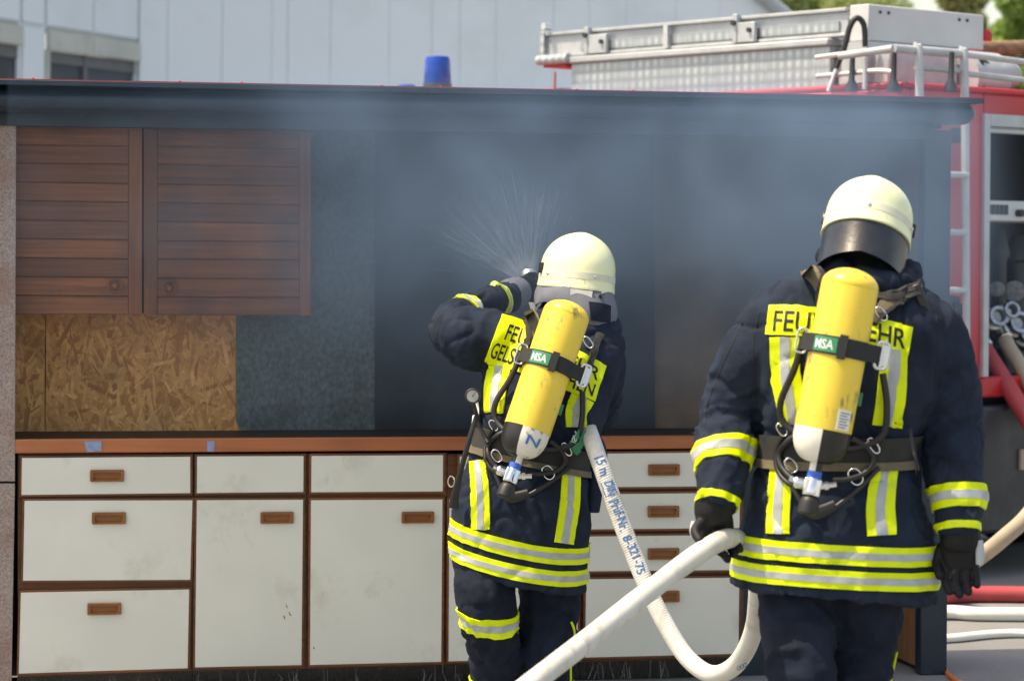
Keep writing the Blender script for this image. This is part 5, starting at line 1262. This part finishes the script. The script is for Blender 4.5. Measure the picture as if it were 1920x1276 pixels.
gr_parts = hand([[(P(1774, 1060, 6.985), .0132), (P(1772, 1086, 6.965), .0126), (P(1780, 1108, 6.945), .0112)],
                 [(P(1792, 1064, 6.975), .0136), (P(1791, 1092, 6.955), .0130), (P(1799, 1114, 6.935), .0116)],
                 [(P(1810, 1064, 6.975), .0134), (P(1811, 1090, 6.96), .0126), (P(1816, 1109, 6.94), .0112)],
                 [(P(1827, 1056, 6.985), .0122), (P(1830, 1078, 6.97), .0115), (P(1832, 1096, 6.95), .0102)]],
                [(P(1800, 1005, 6.98), .040, .034), (P(1801, 1030, 6.98), .050, .030), (P(1801, 1058, 6.98), .048, .024)],
                [(P(1768, 1028, 7.0), .019), (P(1758, 1052, 6.99), .0155), (P(1762, 1078, 6.95), .0125)],
                [(P(1801, 985, 6.985), .050, .050), (P(1801, 1002, 6.985), .054, .052), (P(1800, 1018, 6.98), .052, .045), (P(1800, 1030, 6.98), .045, .035)])
garment('glove', gr_parts, 0.0030, 2, M['glove'], pR)
add('glove_patch', tube([(P(1836, 1012, 6.96), 0.010, 0.006), (P(1838, 1040, 6.96), 0.012, 0.007), (P(1836, 1058, 6.96), 0.009, 0.006)], 10, 8), M['silver'], pR, True)
add('glove_patch', tube([(P(1303, 978, 6.95), 0.010, 0.006), (P(1300, 994, 6.94), 0.010, 0.006), (P(1302, 1006, 6.93), 0.008, 0.005)], 10, 8), M['silver'], pR, True)

# his breathing set
idt = lambda u, v: (u, v)
setR, nbR, stR, dR = breathing_set(idt, bR, 6.83, 6.80, 0.0735, 'yellow air cylinder with white and black foot on the back of the standing firefighter', math.pi * 0.0, P(1560, 850, 6.85), True, True)
cB = Vector((xR, 7.1, zbR)); e1, e2 = Vector((1, 0, 0)), Vector((0, 1, 0))
add('waist_belt', ringband(bR, lambda h: cB + Vector((0, 0, h + 0.012)), e1, e2, 0.040, 0.012, 0.016), M['beltgrey'], setR, True)
add('belt_trim', ringband(bR, lambda h: cB + Vector((0, 0, h - 0.022)), e1, e2, 0.011, 0.0155, 0.006), M['khaki'], setR, True)
pad(bR, setR, [(1512, 506, 14), (1526, 520, 12), (1540, 545, 11), (1548, 600, 10), (1545, 650, 8)], M['khaki'], 6.95, 'shoulder_strap', 0.016, 0.02)
pad(bR, setR, [(1722, 537, 10), (1698, 549, 12), (1664, 570, 12), (1646, 592, 9), (1636, 606, 6)], M['khaki'], 6.95, 'shoulder_strap', 0.016, 0.02)
pad(bR, setR, [(1640, 556, 10), (1680, 552, 12), (1718, 535, 10)], M['web'], 6.95, 'yoke_strap', 0.020, 0.012)
pad(bR, setR, [(1540, 512, 4), (1536, 560, 4), (1540, 610, 4)], M['web'], 6.95, 'webbing', 0.021, 0.008)
pad(bR, setR, [(1722, 552, 3), (1690, 570, 3), (1660, 590, 3), (1642, 610, 3)], M['web'], 6.95, 'webbing', 0.021, 0.008)
add('side_buckle', box((-0.014, -0.012, -0.045), (0.014, 0.012, 0.045), Matrix.Translation(P(1727, 562, 7.0)) @ Matrix.Rotation(-0.4, 4, 'Y')), M['plate'], setR, bevel=0.006)
stR([(1706, 800), (1712, 840), (1722, 880)], 0.005, 0.003, M['web'], 'loose_strap', 0.006, setR, 14)

# ---------------------------------------- person crouching with the nozzle
gL = P(970, 465, 8.45); gL.z = 0
pL = thing('person', 'crouching firefighter in front of the cabinets, spraying water into the smoke', 'person', gL, 'firefighters')
sleeve_LL = arm([(965, 650, 8.50, .095), (915, 640, 8.46, .098), (868, 628, 8.46, .090), (842, 615, 8.54, .066), (862, 597, 8.66, .060), (905, 574, 8.80, .058), (948, 557, 8.92, .052), (964, 550, 8.96, .046)])
sleeve_LR = arm([(1122, 660, 8.50, .080), (1124, 710, 8.52, .078), (1116, 765, 8.60, .072), (1095, 775, 8.75, .068), (1065, 740, 8.88, .060), (1045, 700, 8.95, .052)])
rowsL = [(588, 1030, 1140, .075, 8.58, 0), (606, 975, 1160, .115, 8.55, 10), (640, 925, 1168, .148, 8.52, 12), (700, 908, 1160, .165, 8.49, 8), (760, 902, 1142, .172, 8.46, 6), (815, 893, 1120, .160, 8.44, 6), (842, 888, 1110, .150, 8.43, 8),
         (868, 878, 1107, .152, 8.43, 10), (920, 860, 1109, .172, 8.44, 12), (970, 848, 1107, .182, 8.45, 16), (1020, 843, 1103, .188, 8.46, 20), (1065, 846, 1100, .19, 8.46, 22), (1085, 850, 1097, .188, 8.46, 22), (1089, 852, 1095, .184, 8.46, 22)]
collarL = []
for k in range(25):
    a = 2 * math.pi * k / 24; c0 = P(1085, 605, 8.55)
    collarL.append((c0 + Vector((0.105 * math.cos(a), 0.11 * math.sin(a), 0.03 * math.sin(a) - 0.02 * math.cos(a))), 0.034, 0.036))
LLm = [Limb(sleeve_LL, [(0.35, 0.3, 0.010), (0.75, 0.25, 0.008)]), Limb(sleeve_LR, [(0.45, 0.25, 0.012)])]
zbL = P(1000, 850, 8.43).z; xL = P(990, 1030, 8.46).x
jL, bL = garment('jacket', [torso_rings(rowsL), tube(sleeve_LL, 28, 44), tube(sleeve_LR, 28, 40), tube(collarL, 16)], 0.0075, 4, M['navy'], pL,
                 cloth_fn(LLm, 5.0, 0.0055, [(zbL + 0.06, 0.07, 0.007), (zbL - 0.10, 0.08, 0.005)]))
xr_ = P(1102, 1030, 8.46).x; wL = P(1102, 1030, 8.46).x - P(843, 1030, 8.46).x
for vv_, half, lift in ((1035, 15.5, 50), (1076, 14.5, 48)):
    z0 = P(1100, vv_, 8.46).z; sl = lambda x, lift=lift: (max(0.0, (xr_ - x) / wL) ** 1.7) * lift * 8.46 / F
    band(bL, pL, Vector((P(972, vv_, 8.46).x, 8.46, z0)), Vector((0, 0, 1)), half * 8.3 / F, name='hem_band', shift=sl)
for path in ([(938, 686, 21), (930, 730, 20), (927, 773, 17)], [(1092, 745, 22), (1080, 772, 20), (1080, 800, 19)], [(896, 862, 14), (901, 920, 17), (902, 992, 17)], [(1070, 872, 16), (1068, 940, 18), (1057, 1018, 18)]):
    tape(bL, pL, path, 8.3)
topL = [(941, 591), (972, 600), (1010, 616), (1060, 643), (1100, 666), (1135, 686)]; botL = [(908, 677), (940, 687), (985, 702), (1030, 720), (1075, 737), (1114, 752)]
bpl = add('name_patch', patch(bL, topL, botL, 60, 12, 0.007, 0.008, 8.35), M['lime'], pL, True)
tp, bt_ = inset(topL, botL, 0.12, 0.97, 0.13, 0.46); add('lettering', text_on(bvh_of(bpl.data), 'FEUERWEHR', tp, bt_, 0.0014, 0.012, 8.35), M['ink'], bpl)
tp, bt_ = inset(topL, botL, 0.035, 0.97, 0.56, 0.90); add('lettering', text_on(bvh_of(bpl.data), 'GELSENKIRCHEN', tp, bt_, 0.0014, 0.012, 8.35), M['ink'], bpl)
for k in (0.62, 0.80):
    c0, t0 = along(sleeve_LL, k); band(bL, pL, c0, t0, 0.022 if k < 0.8 else 0.012, name='sleeve_band')
legs_L = [arm([(912, 1000, 8.46, .085), (908, 1055, 8.43, .086), (908, 1110, 8.36, .094), (916, 1165, 8.36, .086), (926, 1230, 8.42, .081), (931, 1290, 8.50, .076), (936, 1350, 8.58, .075)]),
          arm([(1030, 1000, 8.48, .115), (1030, 1070, 8.50, .099), (1031, 1130, 8.50, .096), (1030, 1190, 8.48, .092), (1026, 1250, 8.48, .084), (1022, 1310, 8.50, .078), (1020, 1360, 8.50, .078)])]
LL2 = [Limb(q, [(0.5, 0.25, 0.012), (0.9, 0.12, 0.008)]) for q in legs_L]
tL, btL = garment('trousers', [tube(legs_L[0], 26, 40), tube(legs_L[1], 26, 40), tube(arm([(985, 900, 8.44, .15, .12), (975, 980, 8.45, .17, .13), (968, 1030, 8.46, .165, .125)]), 26, 12)], 0.010, 4, M['navy2'], pL, cloth_fn(LL2, 4.0, 0.006, None, 0.13))
c0, t0 = along(legs_L[0], k_at_v(legs_L[0], 1158)); band(btL, pL, c0, t0 + Vector((-0.22, 0.12, 0)), 0.030, name='leg_band')
c0, t0 = along(legs_L[1], k_at_v(legs_L[1], 1290)); band(btL, pL, c0, t0, 0.030, name='leg_band')
add('piping', tube([(near(btL, u, v, 0.004, 8.5), 0.004) for u, v in ((1071, 1165), (1076, 1178), (1077, 1195), (1073, 1212), (1070, 1235), (1070, 1276))], 8, 24), M['lime'], pL, True)
for q, yw in ((legs_L[0], 0.25), (legs_L[1], -0.1)):
    e = Vector(q[-1][0]); me = union(boot(e.x, e.y, yw), 0.009, 4, 'boot'); me.materials.append(M['boot']); link('boot', me, pL)
hcL = P(1088, 520, 8.62)
body(hcL, [(hcL + Vector((0, 0, -0.06)), 0.07), (P(1085, 585, 8.57), 0.08), (P(1070, 630, 8.54), 0.085)], [(P(1050, 650, 8.52), .13, .085), (P(1030, 740, 8.48), .13, .09), (P(1000, 850, 8.43), .11, .085), (P(985, 990, 8.45), .12, .085)],
     [sleeve_LL, sleeve_LR, legs_L[0], legs_L[1]], pL)
heL, RL = helmet(pL, P(1083, 510, 8.60), math.radians(2), math.radians(7), math.radians(22), 0.99, False)
# grey neck cloth below the helmet
rows_ = 29; T_, L_ = [], []
for i in range(rows_):
    t = -math.pi / 2 + (i / (rows_ - 1) * 2 - 1) * 2.2
    for j in range(10):
        k = j / 9; q = 1.0 + 0.24 * math.sin(k * 2.0) * (0.55 + 0.45 * max(-math.sin(t - 0.4), 0)) - 0.04 * k * k + 0.025 * math.sin(5 * t + 4 * k)
        drop = 0.048 + 0.125 * k * (0.55 + 0.45 * max(-math.sin(t - 0.35), 0)) + 0.006 * math.sin(3 * t) * k
        T_.append(RL @ Vector((math.cos(t) * 0.115 * q, math.sin(t) * 0.141 * q, -drop))); L_.append(RL @ Vector((math.cos(t) * 0.110 * q, math.sin(t) * 0.135 * q, -drop)))
nc = add('neck_cloth', sheet(T_, rows_, 10, L_), M['greycloth'], heL, True)
nb_bvh = bvh_of(nc.data)
add('dark_patch', patch(nb_bvh, [(1104, 566), (1124, 568), (1144, 573)], [(1108, 600), (1126, 603), (1143, 605)], 10, 6, 0.004, 0.004, 8.45), M['navy'], nc, True)
hbv = bvh_of(heL.data)
lab_ = add('name_strip', patch(hbv, [(1070, 541), (1103, 545), (1138, 547)], [(1069, 555), (1102, 559), (1136, 561)], 14, 4, 0.003, 0.004, 8.45), M['paper'], heL, True)
tp, bt_ = inset([(1070, 541), (1103, 545), (1138, 547)], [(1069, 555), (1102, 559), (1136, 561)], 0.04, 0.96, 0.15, 0.85)
add('lettering', text_on(hbv, 'B. Schneider', tp, bt_, 0.0042, 0.0, 8.45), M['ink'], lab_)
# gloves: left hand on the nozzle, right hand on the hose in front of the chest
gpL = hand([[(P(1000, 530, 9.02), .0115), (P(1010, 524, 9.04), .0115), (P(1016, 535, 9.08), .0105)], [(P(1000, 540, 9.02), .012), (P(1012, 538, 9.05), .0115), (P(1018, 548, 9.08), .0105)],
            [(P(998, 550, 9.02), .012), (P(1012, 552, 9.05), .0115), (P(1016, 562, 9.08), .0105)], [(P(996, 560, 9.02), .011), (P(1008, 564, 9.05), .0105), (P(1012, 572, 9.08), .0095)]],
           [(P(968, 548, 8.97), .040, .034), (P(984, 542, 8.99), .046, .034), (P(1000, 544, 9.02), .042, .026)], [(P(982, 528, 9.0), .015), (P(992, 517, 9.02), .0135), (P(1004, 516, 9.05), .0115)], None)
garment('glove', gpL, 0.0045, 3, M['glove'], pL)
add('glove_cuff', tube([(P(951, 556, 8.925), .052), (P(957, 553, 8.94), .056), (P(971, 547, 8.975), .052), (P(977, 545, 8.99), .044)], 24, 12), M['greycloth'], pL, True)
gpR = hand([[(P(1035, 660, 9.0), .0115), (P(1022, 655, 9.03), .011), (P(1012, 662, 9.05), .010)], [(P(1036, 670, 9.0), .0115), (P(1022, 668, 9.03), .011), (P(1012, 674, 9.05), .010)],
            [(P(1038, 680, 9.0), .0115), (P(1024, 681, 9.03), .011), (P(1014, 686, 9.05), .010)], [(P(1040, 690, 9.0), .0105), (P(1028, 693, 9.03), .010), (P(1018, 697, 9.05), .009)]],
           [(P(1046, 700, 8.95), .038, .030), (P(1042, 685, 8.98), .044, .028), (P(1036, 670, 9.0), .040, .022)], [(P(1050, 680, 8.96), .015), (P(1040, 662, 8.97), .0135), (P(1028, 655, 8.99), .0115)], None)
garment('glove', gpR, 0.0045, 3, M['glove'], pL)
# his breathing set: same layout turned and scaled
az = complex(968 - 1070, 866 - 566) / complex(1529 - 1600, 880 - 503)
def trL(u, v):
    z = complex(1070, 566) + az * (complex(u, v) - complex(1600, 503)); return z.real, z.imag
setL, nbL, stL, dL = breathing_set(trL, bL, 8.27, 8.16, 0.0735, 'tilted yellow air cylinder with black and white foot on the crouching firefighter', -math.pi * 0.43, P(1010, 850, 8.2), True, False)
cB = Vector((P(1000, 850, 8.43).x, 8.43, zbL)); 
add('waist_belt', ringband(bL, lambda h: cB + Vector((0, 0, h + 0.012)), e1, e2, 0.038, 0.012, 0.016, shift=lambda x: -(x - cB.x) * 0.22), M['beltgrey'], setL, True)
add('belt_trim', ringband(bL, lambda h: cB + Vector((0, 0, h - 0.022)), e1, e2, 0.010, 0.0155, 0.006, shift=lambda x: -(x - cB.x) * 0.22), M['khaki'], setL, True)
pad(bL, setL, [(990, 582, 9), (1000, 605, 10), (1005, 640, 10), (1000, 680, 8)], M['khaki'], 8.35, 'shoulder_strap', 0.016, 0.02)
pad(bL, setL, [(1122, 628, 6), (1112, 660, 6), (1098, 700, 6)], M['web'], 8.35, 'shoulder_strap', 0.014, 0.016)
pad(bL, setL, [(985, 600, 4), (990, 640, 4), (975, 690, 4)], M['web'], 8.35, 'webbing', 0.021, 0.008)
# hanging strap with green lettering, gauge, side straps
ls = add('label_strap', stripe(bL, [(1083, 806, 7), (1077, 824, 8), (1070, 842, 8)], 0.034, 0.006, Y0=8.3), M['green'], setL, True)
uv, Fc, _ = text_mesh('MSA', 0.02)
V = []
for x, y in uv:
    u = 1071 + 12 * x - 4.5 + 9 * y; v = 838 - 28 * x - 3 + 5 * y
    V.append(near(bL, u, v, 0.037, 8.3))
add('lettering', (V, Fc), M['whiteprint'], ls)
gq = P(886, 742, 8.27); gx = (O - gq).normalized()
ga = add('pressure_gauge', lathe([(-0.02, 0.012), (-0.018, 0.022), (0.0, 0.025), (0.006, 0.0245), (0.008, 0.021), (0.0055, 0.019)], gq, gx, 28), M['rubber'], setL, True)
add('gauge_face', lathe([(0.0060, 0.0185), (0.0068, 0.0185)], gq, gx, 24), M['glass'], ga)
add('gauge_needle', merge(tube([(gq + gx * 0.0085, 0.0012), (gq + gx * 0.0085 + Vector((0.010, 0, 0.013)), 0.0008)], 5), tube([(gq + gx * 0.0085, 0.0022), (gq + gx * 0.0092, 0.0022)], 6)), M['ink'], ga)
add('gauge_hose', tube([(P(888, 755, 8.29), 0.006), (P(893, 775, 8.30), 0.0065), (P(900, 800, 8.3), 0.0065), (P(915, 830, 8.27), 0.0065)], 10, 16), M['rubber'], setL, True)
add('reflective_tag', stripe(bL, [(897, 752, 4.5), (898, 772, 5), (896, 795, 4)], 0.02, 0.006, Y0=8.3), M['whiteprint'], setL, True)
add('loose_strap', tube([(P(893, 780, 8.28), 0.007, 0.003), (P(878, 830, 8.27), 0.008, 0.003), (P(862, 890, 8.28), 0.009, 0.003), (P(853, 930, 8.30), 0.013, 0.004), (P(850, 952, 8.31), 0.016, 0.004)], 10, 30), M['web'], setL, True)
add('steel_ring', tube([(P(846 + 6 * math.cos(k * 0.3), 902 + 10 * math.sin(k * 0.3), 8.3), 0.002) for k in range(22)], 6), M['chrome'], setL, True)
add('side_bag', prism_bag := tube([(P(1112, 815, 8.42), .02, .04), (P(1118, 850, 8.42), .035, .06), (P(1114, 910, 8.42), .030, .06), (P(1110, 958, 8.42), .024, .05)], 14, 16), M['navy'], pL, True)

# ------------------------------------------------------------------ the hose both firefighters hold
hp = [(820, 1420, 6.0), (960, 1308, 6.25), (1090, 1208, 6.5), (1200, 1121, 6.7), (1290, 1052, 6.85), (1345, 1016, 6.93), (1378, 1010, 7.02), (1404, 1032, 7.18), (1421, 1085, 7.36), (1417, 1160, 7.52), (1400, 1215, 7.64), (1370, 1253, 7.76), (1330, 1262, 7.88),
      (1285, 1228, 7.98), (1240, 1155, 8.05), (1203, 1075, 8.10), (1170, 992, 8.14), (1142, 915, 8.17), (1117, 845, 8.22), (1100, 795, 8.40), (1085, 752, 8.66), (1050, 690, 8.90), (1020, 610, 9.03), (1003, 556, 9.08)]
hr = 0.0268
hpts = [(P(*p), hr) for p in hp]
hose = thing('fire_hose', 'white woven fire hose looping between the two firefighters', 'hose', P(1325, 1262, 7.88))
ht = crom([tuple(p[0]) for p in hpts], 240)
hv = [(Vector(p), hr * (1 + 0.05 * noise.noise(Vector((i * 0.13, 3, 1)))), hr * (1 + 0.05 * noise.noise(Vector((i * 0.13, 9, 4))))) for i, p in enumerate(ht)]
ho = add('tube', tube(hv, 28), M['hose'], hose, True)
at_ = ho.data.attributes.new('along', 'FLOAT', 'POINT'); acc = [0.0]
for (a_, *_x), (b_, *_y) in zip(hv, hv[1:]): acc.append(acc[-1] + (b_ - a_).length)
at_.data.foreach_set('value', [acc[i // 28] + 0.004 * math.sin(2 * math.pi * (i % 28) / 28) for i in range(len(ho.data.vertices))])
add('coupling', lathe([(0, 0.036), (0.01, 0.042), (0.05, 0.042), (0.06, 0.034), (0.10, 0.032)], P(1003, 556, 9.08), P(1000, 546, 9.1) - P(1010, 580, 9.05), 20), M['alu'], hose, True)
nzd = Vector((-0.05, 0.97, 0.12)).normalized(); nz0 = P(1000, 548, 9.10)
noz = thing('spray_nozzle', 'hand held spray nozzle in the left glove of the crouching firefighter', 'nozzle', nz0)
add('barrel', lathe([(0, 0.03), (0.04, 0.03), (0.05, 0.02), (0.12, 0.02), (0.13, 0.028), (0.17, 0.03), (0.17, 0.012)], nz0, nzd, 20), M['alu'], noz, True)
add('lever', tube([(nz0 + nzd * 0.03, 0.008), (nz0 + nzd * 0.02 + Vector((0, 0, 0.05)), 0.008)], 8), M['rubber'], noz, True)
# hand lettering along the hose, read downwards
hb_ = bvh_of(ho.data)
def hose_text(s, p0, p1, wid, bold):
    uv, Fc, _ = text_mesh(s, bold); V = []
    du, dv = p1[0] - p0[0], p1[1] - p0[1]; l = math.hypot(du, dv); nu, nv = -dv / l, du / l       # left of travel
    for x, y in uv:
        # follow the curve of the hose between the end points
        bow = -3.0 * math.sin(x * math.pi)
        u = p0[0] + du * x - nu * (y - 0.5) * wid + nu * bow; v = p0[1] + dv * x - nv * (y - 0.5) * wid + nv * bow
        h = hit(hb_, u, v)
        V.append(h[0] + h[1] * 0.0012 if h else P(u, v, 8.15))
    return V, Fc
def hc_(v):
    pts = [(pix_u(Vector(p)), pix_v(Vector(p)), p[1]) for p in ht if 7.9 < p[1] < 8.45]
    return min(pts, key=lambda q: abs(q[1] - v))[0]
for s, v0, v1, w, b in (('15 m', 856, 890, 18, 0.02), ('DIN', 902, 928, 15, 0.02), ('Prüf-Nr.', 937, 993, 18, 0.015), ('8-321-75', 1004, 1074, 17, 0.015)):
    add('hand_lettering', hose_text(s, (hc_(v0) , v0), (hc_(v1) , v1), w, b), M['blueink'], ho)
for k in (-1, 1):
    V = []
    for v in range(901, 931, 3):
        u = hc_(v) + k * 10.0; vv2 = v - k * 3.6
        for e in (-0.8, 0.8):
            h = hit(hb_, u + e, vv2); V.append(h[0] + h[1] * 0.0012 if h else P(u + e, vv2, 8.16))
    add('hand_lettering', (V, [(2 * i, 2 * i + 1, 2 * i + 3, 2 * i + 2) for i in range(9)]), M['blueink'], ho)
V = []
for k in range(3):
    for j in range(13):
        a = j / 12 * 2 * math.pi; u = 1385 + k * 6 + 3.2 * math.cos(a); v = 1252 - k * 3 + 4 * math.sin(a)
        for e in (0.75, 1.1):
            h = hit(hb_, 1385 + k * 6 + 3.2 * e * math.cos(a), 1251 - k * 3 + 4 * e * math.sin(a)); V.append(h[0] + h[1] * 0.0012 if h else P(u, v, 7.74))
add('hand_lettering', (V, [(26 * k + 2 * i, 26 * k + 2 * i + 1, 26 * k + 2 * i + 3, 26 * k + 2 * i + 2) for k in range(3) for i in range(12)]), M['blueink'], ho)

# ------------------------------------------------------------------ water spray and smoke
def spray_mat():
    m, N, L, b = new_mat('fine_water_spray'); b.inputs['Base Color'].default_value = (0.9, 0.94, 1, 1); b.inputs['Roughness'].default_value = 0.3; b.inputs['Alpha'].default_value = 0.11
    return m
M['spray'] = spray_mat()
sp = random.Random(4); src = nz0 + nzd * 0.17
V, Fc = [], []
def streak(a, b, r):
    global V, Fc
    d = (b - a).normalized(); e = d.orthogonal().normalized(); f = d.cross(e); i = len(V)
    for p, q in ((a, r), ((a + b) / 2, r), (b, r * 0.3)):
        V += [p + e * q, p - e * q * 0.5 + f * q * 0.87, p - e * q * 0.5 - f * q * 0.87]
    for k in range(2):
        for j in range(3): Fc.append((i + 3 * k + j, i + 3 * k + (j + 1) % 3, i + 3 * k + 3 + (j + 1) % 3, i + 3 * k + 3 + j))
for k in range(620):
    th = math.radians(sp.choice((80, 92, 102, 109, 116, 123, 132, 140, 149)) + sp.gauss(0, 7)); dy = sp.uniform(-0.45, 0.3)
    d = Vector((math.cos(th), dy, math.sin(th))).normalized(); L0 = 0.03 + 0.05 * sp.random(); L1 = 0.08 + 0.30 * sp.random() ** 1.5
    t = L0
    while t < L1:
        ln = sp.uniform(0.04, 0.12); a = src + d * t ; b = src + d * (t + ln)
        streak(a, b, sp.uniform(0.00025, 0.00055)); t += ln + sp.uniform(0.004, 0.05) * (1 + 2 * t)
for k in range(1500):
    th = sp.gauss(math.radians(115), math.radians(32)); d = Vector((math.cos(th), sp.uniform(-0.4, 0.4), math.sin(th))).normalized(); t = abs(sp.gauss(0.2, 0.14)) + 0.04
    a = src + d * t; streak(a, a + d * sp.uniform(0.002, 0.006), sp.uniform(0.0003, 0.0008))
tag(add('water_spray', (V, Fc), M['spray'], None, True), 'fan of fine water spray bursting from the nozzle', 'water', kind='stuff')

def smoke():
    s0, s1, d0, d1, z0, z1 = -0.05, 3.9, -1.25, 0.385, 0.80, 2.42
    me = mk('smoke', *box((s0, d0, z0), (s1, d1, z1)), None) if False else None
    v, f = box((s0, d0, z0), (s1, d1, z1))
    me = bpy.data.meshes.new('smoke'); me.from_pydata([tuple(p) for p in v], [], f)
    m = bpy.data.materials.new('drifting_smoke'); m.use_nodes = True; N = m.node_tree.nodes; L = m.node_tree.links
    N.remove(N['Principled BSDF']); pv = N.new('ShaderNodeVolumePrincipled')
    pv.inputs['Color'].default_value = (0.36, 0.56, 0.85, 1); pv.inputs['Anisotropy'].default_value = 0.1
    tc = N.new('ShaderNodeTexCoord'); sx = N.new('ShaderNodeSeparateXYZ'); L.new(tc.outputs['Object'], sx.inputs[0])
    def mr(sock, a, b, c=0.0, d=1.0):
        n = N.new('ShaderNodeMapRange'); n.interpolation_type = 'SMOOTHSTEP'
        n.inputs['From Min'].default_value = a; n.inputs['From Max'].default_value = b; n.inputs['To Min'].default_value = c; n.inputs['To Max'].default_value = d
        L.new(sock, n.inputs['Value']); return n.outputs[0]
    def mul(a, b):
        n = N.new('ShaderNodeMath'); n.operation = 'MULTIPLY'; L.new(a, n.inputs[0])
        if isinstance(b, float): n.inputs[1].default_value = b
        else: L.new(b, n.inputs[1])
        return n.outputs[0]
    nz = N.new('ShaderNodeTexNoise'); nz.inputs['Scale'].default_value = 2.1; nz.inputs['Detail'].default_value = 4.0; nz.inputs['Distortion'].default_value = 0.4
    L.new(tc.outputs['Object'], nz.inputs['Vector'])
    den = mr(nz.outputs['Fac'], 0.34, 0.76, 0.24, 1.0)
    den = mul(den, mr(sx.outputs[2], 0.88, 1.72)); den = mul(den, mr(sx.outputs[2], 2.22, 2.0))
    den = mul(den, mr(sx.outputs[0], 0.15, 1.6, 0.10)); den = mul(den, mr(sx.outputs[0], 1.6, 2.9, 1.0, 1.5)); den = mul(den, mr(sx.outputs[0], 3.42, 3.1))
    den = mul(den, mr(sx.outputs[1], -1.2, -0.25))
    den = mul(den, SMOKE)
    # fine mist hanging round the jet
    ms_ = BMI @ src; dv_ = N.new('ShaderNodeVectorMath'); dv_.operation = 'DISTANCE'; dv_.inputs[1].default_value = (ms_.x - 0.09, ms_.y, ms_.z + 0.12); L.new(tc.outputs['Object'], dv_.inputs[0])
    mist = mul(mr(dv_.outputs['Value'], 0.32, 0.0), 1.6)
    sm = N.new('ShaderNodeMath'); sm.operation = 'ADD'; L.new(den, sm.inputs[0]); L.new(mist, sm.inputs[1]); den = sm.outputs[0]
    L.new(den, pv.inputs['Density']); L.new(pv.outputs[0], N['Material Output'].inputs['Volume'])
    m.cycles.volume_step_rate = 1.0
    me.materials.append(m)
    o = link('smoke', me, None, BM)
    tag(o, 'bluish grey smoke drifting under the booth roof', 'smoke', kind='stuff')
SMOKE = 1.6
smoke()
